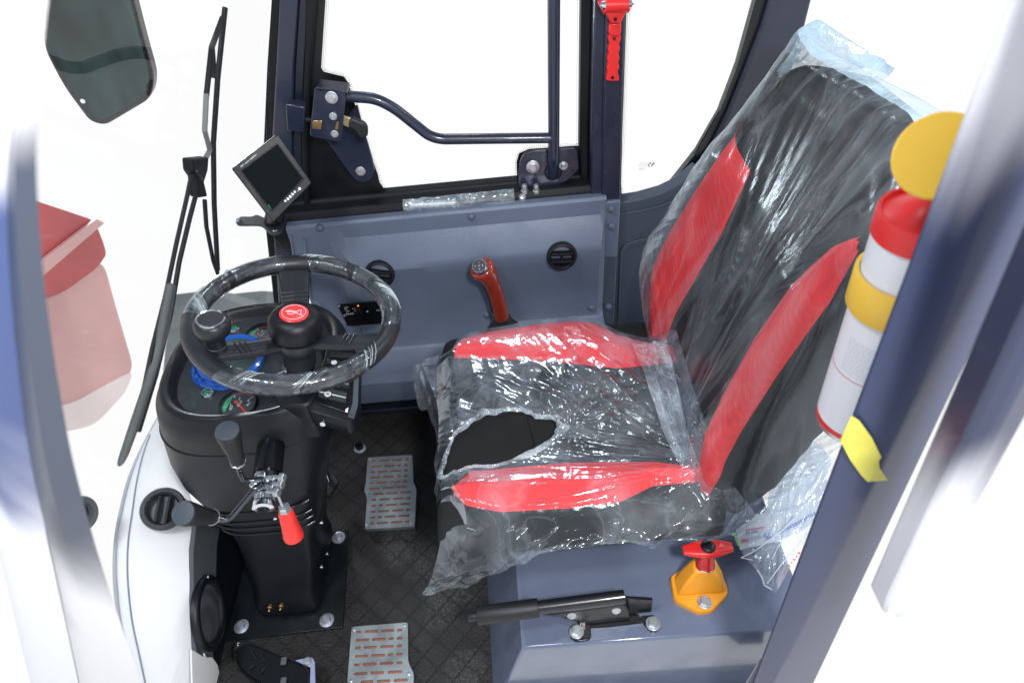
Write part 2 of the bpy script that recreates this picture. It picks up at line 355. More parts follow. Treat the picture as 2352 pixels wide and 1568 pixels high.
def matfloor():
    m,nt,ns,ln=nodes('black_rubber_mat')
    out=ns.new('ShaderNodeOutputMaterial'); b=ns.new('ShaderNodeBsdfPrincipled'); ln.new(b.outputs[0],out.inputs[0]); b.inputs['Roughness'].default_value=.55; b.inputs['Specular IOR Level'].default_value=.35
    tc=ns.new('ShaderNodeTexCoord'); mp=ns.new('ShaderNodeMapping'); mp.inputs['Rotation'].default_value=(0,0,math.radians(42)); mp.inputs['Scale'].default_value=(23,23,23); ln.new(tc.outputs['Object'],mp.inputs[0])
    sp=ns.new('ShaderNodeSeparateXYZ'); ln.new(mp.outputs[0],sp.inputs[0])
    def m1(op,a,bv=None,c=None,clamp=False):
        n=ns.new('ShaderNodeMath'); n.operation=op; n.use_clamp=clamp
        for i,q in enumerate((a,bv,c)):
            if q is None: continue
            if isinstance(q,(int,float)): n.inputs[i].default_value=q
            else: ln.new(q,n.inputs[i])
        return n.outputs[0]
    def edge(o,w):   # 1 inside a groove band
        f=m1('FRACT',o); d=m1('ABSOLUTE',m1('SUBTRACT',f,.5)); return m1('GREATER_THAN',d,.5-w)
    gx=edge(sp.outputs[0],.045); gy=edge(sp.outputs[1],.075)
    rib=m1('GREATER_THAN',m1('FRACT',m1('MULTIPLY',sp.outputs[0],14)),.5)
    ribs=m1('MULTIPLY',gy,rib)
    groove=m1('MAXIMUM',gx,gy)
    h=m1('ADD',m1('MULTIPLY',groove,-.8),m1('MULTIPLY',ribs,1.0))
    nf=ns.new('ShaderNodeTexNoise'); nf.inputs['Scale'].default_value=160; nf.inputs['Detail'].default_value=4; ln.new(tc.outputs['Object'],nf.inputs['Vector'])
    h=m1('ADD',h,m1('MULTIPLY',nf.outputs[0],.9))
    bp=ns.new('ShaderNodeBump'); bp.inputs['Strength'].default_value=.8; bp.inputs['Distance'].default_value=.003; ln.new(h,bp.inputs['Height']); ln.new(bp.outputs[0],b.inputs['Normal'])
    # dust: broad patches with a cellular breakup
    n1=ns.new('ShaderNodeTexNoise'); n1.inputs['Scale'].default_value=5.5; n1.inputs['Detail'].default_value=5; ln.new(tc.outputs['Object'],n1.inputs['Vector'])
    vo=ns.new('ShaderNodeTexVoronoi'); vo.feature='DISTANCE_TO_EDGE'; vo.inputs['Scale'].default_value=95; ln.new(tc.outputs['Object'],vo.inputs['Vector'])
    vm=ns.new('ShaderNodeMapRange'); vm.inputs[1].default_value=.02; vm.inputs[2].default_value=.12; ln.new(vo.outputs['Distance'],vm.inputs[0])
    def spot(x,y,r):
        vd=ns.new('ShaderNodeVectorMath'); vd.operation='DISTANCE'; vd.inputs[1].default_value=(x,y,0); ln.new(tc.outputs['Object'],vd.inputs[0])
        q=ns.new('ShaderNodeMapRange'); q.inputs[1].default_value=0; q.inputs[2].default_value=r; q.inputs[3].default_value=1; q.inputs[4].default_value=0; ln.new(vd.outputs['Value'],q.inputs[0]); return q.outputs[0]
    sm=m1('MAXIMUM',m1('MAXIMUM',spot(-.31,.905,.09),spot(-.23,.86,.10)),m1('MAXIMUM',spot(-.20,.75,.10),spot(-.16,.58,.09)))
    nn=ns.new('ShaderNodeTexNoise'); nn.inputs['Scale'].default_value=22; nn.inputs['Detail'].default_value=4; ln.new(tc.outputs['Object'],nn.inputs['Vector'])
    sm2=ns.new('ShaderNodeMapRange'); sm2.inputs[1].default_value=.62; sm2.inputs[2].default_value=1.05; ln.new(m1('ADD',sm,m1('MULTIPLY',nn.outputs[0],.9)),sm2.inputs[0])
    dust=m1('MULTIPLY',m1('MULTIPLY',sm2.outputs[0],vm.outputs[0]),.5)
    d0=ns.new('ShaderNodeMapRange'); d0.inputs[1].default_value=.42; d0.inputs[2].default_value=.75; d0.inputs[4].default_value=.28; ln.new(n1.outputs[0],d0.inputs[0])
    dust=m1('MAXIMUM',dust,d0.outputs[0])
    # bright specks
    v2=ns.new('ShaderNodeTexVoronoi'); v2.inputs['Scale'].default_value=70; ln.new(tc.outputs['Object'],v2.inputs['Vector'])
    spk=m1('MULTIPLY',m1('LESS_THAN',v2.outputs['Distance'],.045),.8); dust=m1('MAXIMUM',dust,spk)
    mx=ns.new('ShaderNodeMix'); mx.data_type='RGBA'; mx.inputs[6].default_value=(.0165,.0155,.0158,1); mx.inputs[7].default_value=(.085,.085,.085,1); ln.new(dust,mx.inputs[0])
    mg=ns.new('ShaderNodeMix'); mg.data_type='RGBA'; mg.inputs[7].default_value=(.007,.006,.006,1); ln.new(mx.outputs[2],mg.inputs[6]); ln.new(m1('MULTIPLY',m1('SUBTRACT',groove,ribs,clamp=True),.85),mg.inputs[0])
    ln.new(mg.outputs[2],b.inputs['Base Color'])
    return m
M['mat']=matfloor()
def perforated():
    m,nt,ns,ln=nodes('perforated_speaker_mesh')
    out=ns.new('ShaderNodeOutputMaterial'); b=ns.new('ShaderNodeBsdfPrincipled'); ln.new(b.outputs[0],out.inputs[0]); b.inputs['Roughness'].default_value=.45
    tc=ns.new('ShaderNodeTexCoord'); v=ns.new('ShaderNodeTexVoronoi'); v.inputs['Scale'].default_value=170; v.inputs['Randomness'].default_value=.05; ln.new(tc.outputs['Object'],v.inputs['Vector'])
    mr=ns.new('ShaderNodeMapRange'); mr.inputs[1].default_value=.28; mr.inputs[2].default_value=.42; ln.new(v.outputs['Distance'],mr.inputs[0])
    mx=ns.new('ShaderNodeMix'); mx.data_type='RGBA'; mx.inputs[6].default_value=(.002,.002,.003,1); mx.inputs[7].default_value=(.07,.075,.085,1); ln.new(mr.outputs[0],mx.inputs[0]); ln.new(mx.outputs[2],b.inputs['Base Color'])
    bp=ns.new('ShaderNodeBump'); bp.inputs['Strength'].default_value=.6; bp.inputs['Distance'].default_value=.001; ln.new(mr.outputs[0],bp.inputs['Height']); ln.new(bp.outputs[0],b.inputs['Normal'])
    return m
M['perf']=perforated()
# ---------------------------------------------------------------- camera, light
cd=bpy.data.cameras.new('camera'); cam=bpy.data.objects.new('camera',cd); COL.objects.link(cam); SC.camera=cam
F0=V((0,math.cos(TH),-math.sin(TH))); R0=V((1,0,0)); U0=V((0,math.sin(TH),math.cos(TH)))
r_=R0*math.cos(PH)-U0*math.sin(PH); u_=R0*math.sin(PH)+U0*math.cos(PH)
cam.matrix_world=Matrix(((r_.x,u_.x,-F0.x,0),(r_.y,u_.y,-F0.y,0),(r_.z,u_.z,-F0.z,CH),(0,0,0,1)))
cd.sensor_width=36; cd.lens=24.0; cd.dof.use_dof=True; cd.dof.focus_distance=1.25; cd.dof.aperture_fstop=5.0; cd.clip_start=.02; cd.clip_end=200
W=bpy.data.worlds.new('World'); SC.world=W; W.use_nodes=True
nt=W.node_tree; ns=nt.nodes; ns.clear(); ln=nt.links
wo=ns.new('ShaderNodeOutputWorld'); bg=ns.new('ShaderNodeBackground'); ln.new(bg.outputs[0],wo.inputs[0])
tc=ns.new('ShaderNodeTexCoord'); sp=ns.new('ShaderNodeSeparateXYZ'); ln.new(tc.outputs['Generated'],sp.inputs[0])
cr=ns.new('ShaderNodeValToRGB'); e=cr.color_ramp.elements
e[0].position=0; e[0].color=(1,1,1,1); e[1].position=.5; e[1].color=(1,1,1,1)
for p_,c_ in ((.56,(.93,.96,1)),(.66,(.42,.47,.55)),(1.0,(.22,.25,.31))):
    q_=e.new(p_); q_.color=(*c_,1)
mr=ns.new('ShaderNodeMapRange'); mr.inputs[1].default_value=-1; mr.inputs[2].default_value=1; ln.new(sp.outputs[2],mr.inputs[0]); ln.new(mr.outputs[0],cr.inputs[0]); ln.new(cr.outputs[0],bg.inputs[0])
bg.inputs[1].default_value=1.06
def area(name,loc,target,size,power,col=(1,1,1)):
    l=bpy.data.lights.new(name,'AREA'); l.shape='DISK'; l.size=size; l.energy=power; l.color=col
    o=bpy.data.objects.new(name,l); COL.objects.link(o); o.location=loc
    o.rotation_euler=(V(target)-V(loc)).to_track_quat('-Z','Y').to_euler(); return o
area('flash_lamp',(.30,-.22,1.86),(0,1.0,.4),.20,27,(1,.98,.96))
area('hall_lamp',(-.9,.2,3.0),(-.2,1.0,.3),.5,30,(.93,.97,1))
area('far_lamp',(.1,3.4,3.3),(0,1.0,.4),.40,12,(.96,.98,1))
area('front_lamp',(-1.7,3.1,.75),(.3,.9,.7),.30,26,(.92,.97,1))  # unseen lamp added for glints on the backrest film
area('side_lamp',(2.4,1.5,2.6),(.2,1.0,.5),.4,22,(.95,.98,1))
vs=SC.view_settings; vs.view_transform='Standard'; vs.look='None'; vs.exposure=0; vs.gamma=1; vs.use_curve_mapping=False
SC.cycles.transparent_max_bounces=32; SC.cycles.max_bounces=8; SC.cycles.use_denoising=True
SC.cycles.sample_clamp_indirect=6

# ---------------------------------------------------------------- setting: floor
b=MB(); b.grid(lambda i,j:V((-.78+i*1.32,.46+j*.90,0)),2,2)
fl=b.build('floor',M['mat'],smooth=0); fl['kind']='structure'
b=MB(); b.box((-.12,.91,-.02),(1.32,.90,.03)); fs=b.build('floor_slab',M['navy_dark'],smooth=0); fs['kind']='structure'

# ---------------------------------------------------------------- cab frame
cab=thing('cab_frame','dark navy steel cab frame of pillars and window sills around the driving seat','cab frame',(0,1.42,0))
YW=1.42
def iplate(pts,Y,thick,name,mat,parent,bevel=None,rnd=0,label=None):
    poly=[at(x,y,Y=Y) for x,y in pts]
    if rnd: poly=rounded(poly,rnd)
    return MB().prism(poly,(0,thick,0)).build(name,mat,parent,smooth=30,bevel=bevel,label=label)
def istrip(cl,Y,name,mat,parent,w0,thick,bevel=.004,label=None):
    """a long member along image points cl=[(x,y,left px,right px)]"""
    L=[at(x-l,y,Y=Y) for x,y,l,r in cl]; R=[at(x+r,y,Y=Y) for x,y,l,r in cl]
    return MB().prism(L+R[::-1],(0,thick,0)).build(name,mat,parent,smooth=30,bevel=bevel,label=label)
# far front pillar: three folded strips
iplate([(628,-60),(648,-60),(636,150),(626,330),(630,520),(652,720),(632,720),(610,520),(606,330),(614,150)],1.452,.02,'windscreen_seal',M['seal'],cab)
iplate([(645,-60),(690,-60),(676,150),(672,330),(678,540),(690,700),(640,700),(626,520),(624,330),(634,150)],1.43,.03,'pillar',M['navy'],cab,bevel=.004)
iplate([(690,-60),(712,-60),(700,150),(694,330),(700,480),(706,540),(676,540),(671,330),(677,150)],1.436,.03,'pillar_channel',M['navy_dark'],cab,bevel=.003)
iplate([(704,-60),(730,-60),(722,60),(713,170),(706,330),(710,470),(704,500),(698,470),(692,330),(699,150)],1.425,.022,'window_seal',M['seal'],cab,bevel=.004)
# far middle pillar
iplate([(1367,-60),(1394,-60),(1388,200),(1384,470),(1357,470),(1360,200)],1.386,.05,'pillar',M['navy'],cab,bevel=.004)
iplate([(1392,-60),(1440,-60),(1433,200),(1427,470),(1381,470),(1386,200)],1.379,.06,'pillar',M['navy'],cab,bevel=.005)
iplate([(1335,-60),(1364,-60),(1357,200),(1353,330),(1355,440),(1335,440),(1331,330),(1333,200)],1.422,.03,'window_seal',M['seal'],cab,bevel=.006)
# sill below the side window
b=MB(); prof=[(1.39,.60),(1.39,.648),(1.40,.662),(1.428,.664),(1.434,.672),(1.46,.672),(1.46,.55),(1.42,.55)]
b.loft([[V((x,y,z+.012*(x+.5))) for y,z in prof] for x in (-.545,-.2,.1,.285)])
b.build('window_sill',M['seal'],cab,bevel=.003)
# kick plate under the panel
b=MB(); b.box((-.12,1.375,.06),(1.3,.02,.14)); b.build('side_sill',M['navy_dark'],cab,bevel=.004)
b=MB(); b.box((-.12,1.355,.012),(1.3,.03,.02)); b.build('floor_edge_rail',M['navy_dark'],cab,bevel=.004)
# rear far pillar
iplate([(1752,-60),(1790,-60),(1752,60),(1708,170),(1672,260),(1630,345),(1560,430),(1540,425),(1600,350),(1652,260),(1694,150)],1.47,.02,'window_seal',M['frit'],cab)
iplate([(1786,-60),(1880,-60),(1850,60),(1812,190),(1740,400),(1600,520),(1560,430),(1630,345),(1672,260),(1708,170),(1750,60)],1.455,.05,'pillar',M['navy'],cab,bevel=.006)
# rear quarter trim below the small window
iplate([(1422,466),(1470,458),(1520,444),(1562,424),(1600,390),(1640,420),(1640,760),(1384,760),(1384,540),(1418,530)],1.39,.04,'quarter_panel',M['panel_dark'],cab,bevel=.004)
b=MB()
pa=[at(x,y,Y=1.39) for x,y in [(1420,492),(1470,485),(1520,472),(1562,455),(1610,415)]]; pb=[at(x,y,Y=1.46) for x,y in [(1424,466),(1470,457),(1520,442),(1562,420),(1600,380)]]
b.loft([[p+V((0,-.004,.002)),q+V((0,-.004,.002)),q+V((0,0,-.02)),p+V((0,.02,-.02))] for p,q in zip(pa,pb)]); b.build('quarter_sill',pm('pale_slate_trim',(.15,.20,.28),.35,var=.1,bump=(400,.1)),cab)
iplate([(1424,575),(1440,560),(1480,548),(1520,542),(1530,760),(1524,760),(1514,556),(1482,556),(1446,568),(1432,582),(1426,660),(1424,760),(1418,760)],1.386,.006,'pressed_edge',M['panel_dark'],cab,bevel=.002)
# near right pillar (door post) with white glare painted over its top
M['postfilm']=streaked('navy_post_under_film',(.022,.034,.090),(.70,.71,.77),2,.80,1.10,3.1,sc=16)  # blown-out top of the post, put into the colour by height
M['postfilm2']=streaked('navy_edge_under_film',(.026,.034,.070),(.70,.71,.76),2,.84,.52,7.3,sc=14)  # washout to white at the foot of the strip, put into the colour
post=thing('door_post','near navy door post on the right with a pale film streaked over its top','post',(.36,.42,.3))
def vpost(xy,z0,z1,name,mat,parent,bevel=.004):
    n=24
    return MB().loft([[V((x+ox*(i/n),y,z0+(z1-z0)*i/n)) for x,y,ox in xy] for i in range(n+1)]).build(name,mat,parent,smooth=30,bevel=bevel)
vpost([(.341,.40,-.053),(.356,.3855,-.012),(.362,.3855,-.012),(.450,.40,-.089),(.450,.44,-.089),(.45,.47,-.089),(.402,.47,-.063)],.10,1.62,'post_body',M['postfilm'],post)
# door edge further right
edge=thing('door_edge','blurred dark edge strip of the open door at the far right, fading to white','door edge',(.43,.22,.3))
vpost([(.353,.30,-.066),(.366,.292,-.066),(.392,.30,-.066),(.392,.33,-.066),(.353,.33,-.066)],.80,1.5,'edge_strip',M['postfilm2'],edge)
# near left front post
M['leftfilm']=streaked('navy_front_post_under_film',(.050,.062,.095),(.66,.66,.69),2,.62,.24,1.7,sc=17,lo2=.735,hi2=.83)  # white glare at both ends put into the base colour
M['leftblue']=streaked('blue_post_under_film',(.055,.085,.22),(.70,.72,.78),2,.66,.40,5.2,sc=19,lo2=.715,hi2=.80)  # blue of the lit face and its white glare, both painted
fp=thing('front_post','blurred near front post on the left with a blue inner face and white film','post',(-.25,.3,.6))
def ipath(cl,Y,dy,name,mat,parent):
    L=[at(x,y,Y=Y) for x,y,_ in cl]; R=[at(x2,y,Y=Y) for _,y,x2 in cl]
    L=smoothpath(L,6); R=smoothpath(R,6)
    return MB().loft([[l,(l+r)/2+V((0,-.006,.003)),r,r+V((-.010,dy*.6,0)),l+V((-.010,dy*.6,0))] for l,r in zip(L,R)]).build(name,mat,parent,smooth=45)
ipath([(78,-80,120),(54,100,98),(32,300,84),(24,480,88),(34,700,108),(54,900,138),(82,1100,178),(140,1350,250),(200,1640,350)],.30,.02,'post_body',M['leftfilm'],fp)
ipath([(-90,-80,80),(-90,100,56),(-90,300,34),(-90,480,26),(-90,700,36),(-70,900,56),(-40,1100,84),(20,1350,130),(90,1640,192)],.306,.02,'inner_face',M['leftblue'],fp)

# ---------------------------------------------------------------- far windows
def dots(b,path,dirs,Y,r=.0012,gap=.0042,rows=2):
    tot=0; nxt=0
    for i in range(len(path)-1):
        a,c=path[i],path[i+1]; L=(c-a).length
        while nxt<tot+L:
            t=(nxt-tot)/L; p=a+(c-a)*t; d=dirs
            nrm=V((-(c-a).z,0,(c-a).x)).normalized()*dirs
            for k in range(rows):
                q=p+nrm*(.0022+.0038*k); rr=r*(1-.25*k)
                b.add([q+V((math.cos(x*math.pi/3)*rr,0,math.sin(x*math.pi/3)*rr)) for x in range(6)],[tuple(range(6))])
            nxt+=gap
        tot+=L
win=thing('side_window','wide side window pane with a black printed border behind the dashboard panel','window',(-.1,1.447,.67))
b=MB(); b.prism([at(x,y,Y=1.447) for x,y in [(700,-60),(1362,-60),(1356,480),(698,480)]],(0,.005,0)); b.build('pane',M['glass'],win,smooth=0)
fr1=[at(x,y,Y=1.444) for x,y in [(752,-60),(744,60),(738,156),(744,165),(790,176),(800,190),(822,260),(850,350),(868,400),(872,418),(884,436),(905,444),(1000,441),(1100,433),(1188,425)]]
fr2=[at(x,y,Y=1.444) for x,y in [(1188,425),(1186,372),(1192,352),(1215,342),(1330,334),(1330,330)]]
fr3=[at(x,y,Y=1.444) for x,y in [(1330,330),(1331,200),(1335,-60)]]
b=MB()
outer=[at(x,y,Y=1.444) for x,y in [(1362,-60),(1356,478),(700,488),(690,330),(706,-60)]]
b.add(fr1+fr2[1:]+fr3[1:]+outer,[tuple(range(len(fr1)+len(fr2)+len(fr3)-2+len(outer)))])
for pth in (fr1,fr2,fr3): dots(b,pth,1,1.444)
b.build('frit_border',M['frit'],win,smooth=0)
qw=thing('quarter_window','small rear quarter window pane with a dotted black edge beside the seat','window',(.4,1.478,.64))
b=MB(); b.prism([at(x,y,Y=1.478) for x,y in [(1428,-60),(1775,-60),(1700,150),(1640,330),(1570,420),(1500,455),(1426,470)]],(0,.005,0)); b.build('pane',M['glass'],qw,smooth=0)
inn=smoothpath([at(x,y,Y=1.474) for x,y in [(1442,-60),(1436,120),(1430,300),(1424,410),(1430,447),(1450,455),(1500,443),(1550,415),(1584,370),(1630,290),(1672,215),(1700,130),(1755,-60)]],5)
b=MB(); out_=[p for p in inn]
cen=at(1540,200,Y=1.474)
oo=[at(x,y,Y=1.474) for x,y in [(1800,-60),(1720,170),(1650,340),(1580,440),(1500,470),(1400,480),(1400,300),(1420,-60)]]
b.add(inn+oo,[tuple(range(len(inn)+len(oo)))]); dots(b,inn,1,1.474,rows=3); b.build('frit_border',M['frit'],qw,smooth=0)
# etched approval marks on the quarter glass
mk=MB()
o=at(1477,379,Y=1.473); X_=at(1487,378.3,Y=1.473)-o; X_.normalize(); Z_=V((-X_.z,0,X_.x))
def ring(b,c,rx,rz,w,n=28,a0=0,a1=2*math.pi):
    P=[c+X_*rx*math.cos(a0+(a1-a0)*i/n)+Z_*rz*math.sin(a0+(a1-a0)*i/n) for i in range(n+1)]
    I=[c+X_*(rx-w)*math.cos(a0+(a1-a0)*i/n)+Z_*(rz-w)*math.sin(a0+(a1-a0)*i/n) for i in range(n+1)]
    b.add(P+I,[(i,i+1,n+2+i,n+1+i) for i in range(n)])
ring(mk,o,.0105,.0072,.0007)
for k in (-.0045,0,.0045): ring(mk,o+X_*(k-.003),.0042,.0045,.0009,10,-1.0,1.0)
mk.text('A000474',o-X_*.011-Z_*.013,X_,Z_,.0048,up=0)
mk.build('glass_mark',M['greyink'],qw,smooth=0)
mk=MB(); c=at(1496,378,Y=1.473); s=.0082
pt=lambda a,b_:c+X_*a*s+Z_*b_*s
mk.add([pt(-.9,.35),pt(-.45,.75),pt(.25,.4),pt(-.2,.22)],[(0,1,2,3)]); mk.add([pt(-.95,.3),pt(-.62,.2),pt(-.66,-.5),pt(-.95,-.4)],[(0,1,2,3)]); mk.add([pt(-.95,-.4),pt(-.3,-.9),pt(-.3,-.6),pt(-.7,-.3)],[(0,1,2,3)])
mk.add([pt(.1,.1),pt(.35,.3),pt(.95,.55),pt(.9,0),pt(.4,-.2),pt(.35,-.6),pt(.02,-.95)],[tuple(range(7))]); mk.add([pt(.1,.95),pt(.9,.6),pt(.85,.45),pt(.2,.8)],[(0,1,2,3)])
mk.build('glass_mark',pm('etched_mark',(.22,.25,.26),.6),qw,smooth=0)
# windscreen
WP=V((-.41,0,1.1)); WN=V((1,0,-.305)).normalized()
def ws(x,y,off=0): return onp(x,y,WP+WN*off,WN)
scr=thing('windscreen','large clear sloping windscreen pane in front of the steering wheel','windscreen',(-.66,.9,.25))
def wsp(y,z): return V((-.41-.305*(1.1-z),y,z))
b=MB(); b.prism([wsp(.36,.12),wsp(1.44,.12),wsp(1.44,1.35),wsp(.36,1.35)],WN*-.006); b.build('pane',M['glass'],scr,smooth=0)
# pale concrete seen through the foot of the windscreen
def matconc():
    return pm('pale_concrete',(.30,.32,.30),.8,var=.22,vscale=5,bump=(40,.2))
gp=[at(x,y,Z=-.9) for x,y in [(400,676),(470,668),(540,674),(600,668),(640,670),(760,760),(760,1000),(360,1000),(380,800)]]
b=MB(); b.prism(gp,(0,0,-.1)); g_=b.build('ground',matconc(),smooth=0); g_['kind']='structure'
# ---------------------------------------------------------------- side panel
pan=thing('side_panel','moulded slate blue plastic side panel with round vents under the side window','panel',(-.13,1.37,.1))
def prof_at(x):
    """(y,z) outline of the panel at x, top to bottom"""
    k=min(1,max(0,(x+.41)/.05))            # bulge grows in from the left end
    kr=min(1,max(0,(.243-x)/.012)); k=min(k,kr)
    st=min(1,max(0,(x+.10)/.07)); zl=.252+.055*st*st*(3-2*st)   # ledge steps up near the gear lever
    if x>.2: zl=zl
    yl=1.262+ .0*st
    tz=.645+.012*x
    lo=min(1,max(0,(x+.47)/.12)); 
    P=[(1.40,tz+.006),(1.372,tz+.006),(1.366,tz),(1.366,tz-.022-.016*k),(1.366-.036*k,tz-.040-.056*k),(1.366-.040*k,tz-.058-.056*k),(1.366-.032*k,.50),(1.366-.016*k,.40),(1.366-.012*k,zl+.02),(1.362-.012*k,zl+.004),(1.355-.012*k,zl-.002),
       (yl+.012,zl-.018),(yl+.002,zl-.024),(yl-.004,zl-.036),(yl+.002,.17),(yl+.014,.125),(yl+.035,.108),(1.36,.10),(1.40,.10)]
    return P
xs=[-.502,-.49,-.475,-.45,-.43,-.41,-.40,-.39,-.38,-.37,-.36,-.35,-.33,-.3,-.26,-.22,-.18,-.14,-.105,-.09,-.08,-.07,-.06,-.05,-.04,-.03,-.02,0,.05,.1,.15,.2,.225,.231,.234,.237,.24,.2435,.246]
b=MB(); b.loft([[V((x,y,z)) for y,z in prof_at(x)] for x in xs]); b.build('panel_body',M['panel'],pan,smooth=28,bevel=.004)
b=MB(); b.box((.262,1.374,.56),(.034,.012,.16)); b.build('end_flange',M['panel'],pan,bevel=.003)
b=MB(); b.box((.262,1.378,.37),(.034,.012,.23)); b.build('end_flange',M['panel_dark'],pan,bevel=.003)
def panel_y(x,z):
    P=prof_at(x)[2:17]
    for (y0,z0_),(y1,z1_) in zip(P,P[1:]):
        if z1_<=z<=z0_: return y0+(y1-y0)*((z0_-z)/(z0_-z1_) if z0_>z1_ else 0)
    return 1.366
def onpan(px,py):
    Y=1.34
    for _ in range(12):
        p=at(px,py,Y=Y); Y=.5*Y+.5*(panel_y(p.x,p.z) if p.x<.246 else 1.367)
    return at(px,py,Y=Y)
def capbolt(x,y,Y,r=.0085):
    p=onpan(x,y); MB().lathe(p,(0,-1,.12),[(r*1.1,-.002),(r*1.05,.003),(r*.9,.0065),(r*.6,.0085)],18).build('cap_bolt',M['cap'],pan)
for x,y,Y in [(735,523,1.364),(1083,497,1.364),(1404,480,1.367),(1404,519,1.367),(1397,704,1.371),(1358,706,1.35),(1118,722,1.352),(788,755,1.364)]: capbolt(x,y,Y)
def vent(x,y,Y,n,r,parent,mat=None,open_=True,turn=0.0):
    p=onpan(x,y)+V((0,-.002,0)); n=V(n).normalized(); u,w,_=frame(n)
    ringo=MB().lathe(p,n,[(r*1.0,-.004),(r*1.02,.004),(r*.97,.009),(r*.84,.0105),(r*.76,.007),(r*.70,-.004),(r*.66,-.02)],40,caps=False).build('air_vent',mat or M['blackp'],parent)
    MB().lathe(p-n*.012,n,[(r*.74,0),(r*.72,.001)],32).build('duct',M['frit'],ringo)
    uu=u*math.cos(turn)+w*math.sin(turn); ww=w*math.cos(turn)-u*math.sin(turn)
    for k,h in ((-.34,.012),(.26,.014)):
        half=r*.72*math.sqrt(1-k*k)
        q=MB(); q.loft([[p+uu*s*half+ww*(k*r+dz)+n*(-.010+dy) for dz,dy in ((-.002,0),(-.006,h+.004),(-.001,h+.008),(.004,h+.002),(.003,0))] for s in (-1,-.5,0,.5,1)]); q.build('louvre',M['blackp'],ringo,smooth=50)
    q=MB(); q.loft([[p+uu*(s*.08*r)+ww*(.0)*r+n*(-.008)+ww*t*r*.3 for t in (-1,1)]+[p+uu*(s*.08*r)+n*.008+ww*t*r*.28 for t in (1,-1)] for s in (-1,1)]); q.build('tab',M['blackp'],ringo)
    return ringo
for pts,r in (([(700,548),(706,600),(714,690),(736,698),(758,758),(764,800)],.0035),([(668,540),(690,690),(700,760)],.003),([(772,744),(800,740),(826,752),(834,780),(770,790)],.0022)):
    MB().tube(fillet([onpan(x,y)+V((0,-.0005,0)) for x,y in pts],.012,4),r,8).build('moulded_step',M['panel'],pan,smooth=60)
vent(872,628,1.348,(0.05,-1,.16),.036,pan,turn=-.25)
vent(1290,586,1.338,(0,-1,.14),.036,pan,turn=-.06)
# black control plate with knob
A=onpan(777,692); Bp=onpan(885,682)
A=A+V((0,-.010,0)); Bp=Bp+V((0,-.012,0))
ex=(Bp-A).normalized(); ez=(A-onpan(790,738)+V((0,.010,0))).normalized(); ez=(ez-ex*ez.dot(ex)).normalized(); en=ex.cross(ez)
if en.y>0: en=-en
def cp(a,c,o=0): return A+ex*a+ez*c+en*o
hgt=(A-onpan(790,738)).length+.004; wd=(Bp-A).length
b=MB(); b.prism(rounded([cp(0,0),cp(wd,0),cp(wd,-hgt),cp(0,-hgt)],.003),en*.004)
cpl=b.build('control_plate',M['blackg'],pan,bevel=.0008)
MB().prism([cp(.047,-.002,.004),cp(.066,-.002,.004),cp(.066,-.022,.004),cp(.047,-.022,.004)],en*.002).build('knob_recess',M['frit'],cpl)
MB().lathe(cp(.056,-.022,.004),en,[(.0085,0),(.0085,.011),(.007,.014)],24).build('knob',M['blackg'],cpl,smooth=50)
MB().lathe(cp(.0555,-.0065,.006),en,[(.0018,0),(.0014,.001)],12).build('lamp',M['orange_led'],cpl)
for a,c in ((.004,-.004),(.006,-.036)): MB().lathe(cp(a,c,.004),en,[(.0032,0),(.0028,.0015),(.001,.002)],14).build('screw',M['bolt'],cpl)
t=MB(); t.text('POWER',cp(.012,-.034,.0042),ex,ez,.0062,up=0); t.text('OFF',cp(.014,-.0165,.0042),ex,ez,.0046,up=0); t.text('LOW',cp(.014,-.0245,.0042),ex,ez,.0046,up=0)
for a,c,w,h in ((.036,-.017,.0018,.0018),(.0405,-.017,.0018,.0018),(.039,-.024,.002,.002),(.044,-.0315,.009,.0014),(.070,-.0305,.004,.0035),(.098,-.028,.007,.0012),(.014,-.0095,.014,.0006)):
    t.add([cp(a,c,.0042),cp(a+w,c,.0042),cp(a+w,c+h,.0042),cp(a,c+h,.0042)],[(0,1,2,3)])
t.build('lettering',M['white_mark'],cpl,smooth=0)

# ---------------------------------------------------------------- gear lever
gb=at(1162,742,Y=1.31)
gl=thing('gear_lever','red varnished wooden gear lever with a round shift badge, by the side panel','gear lever',gb)
pts=[at(x,y,Y=Y) for x,y,Y in [(1152,728,1.305),(1146,700,1.30),(1138,672,1.295),(1130,650,1.292),(1120,632,1.288),(1110,620,1.285),(1104,612,1.283)]]
sp_=smoothpath(pts,6); rad=[interp([0,.12,.3,.5,.7,.85,.95,1],[.020,.0195,.019,.0205,.026,.0305,.0295,.021],i/(len(sp_)-1)) for i in range(len(sp_))]
MB().tube(sp_,rad,20).build('grip',M['wood'],gl,smooth=60)
MB().tube([p+V((-.0062,.004,-.003)) for p in sp_[4:-4]],[r*.88 for r in rad[4:-4]],16).build('grip_back',M['grip'],gl,smooth=60)
top=at(1101,611,Y=1.262); tn=V((-.22,-.55,.82)).normalized()
bd=MB().lathe(top,tn,[(.0175,-.012),(.0175,.0),(.0165,.0022),(.0152,.0022),(.0150,.0010)],30,sx=1).build('badge',M['chrome'],gl,smooth=30)
MB().lathe(top,tn,[(.0151,.0008),(.0151,.0019)],28).build('badge_face',M['navy_dark'],bd)
u,w,n=frame(tn); xx=V((1,0,0)); xx=(xx-n*xx.dot(n)).normalized(); yy=n.cross(xx)
t=MB(); t.text('+',top-xx*.002-yy*.002,xx,yy,.007,up=.002)
for s_,a,c in (('F',-.0105,-.0015),('R',.007,-.0015),('1',-.001,.006),('2',-.001,-.0095)): t.text(s_,top+xx*a+yy*c,xx,yy,.005,up=.002)
t.build('badge_lettering',M['white_mark'],bd,smooth=0)
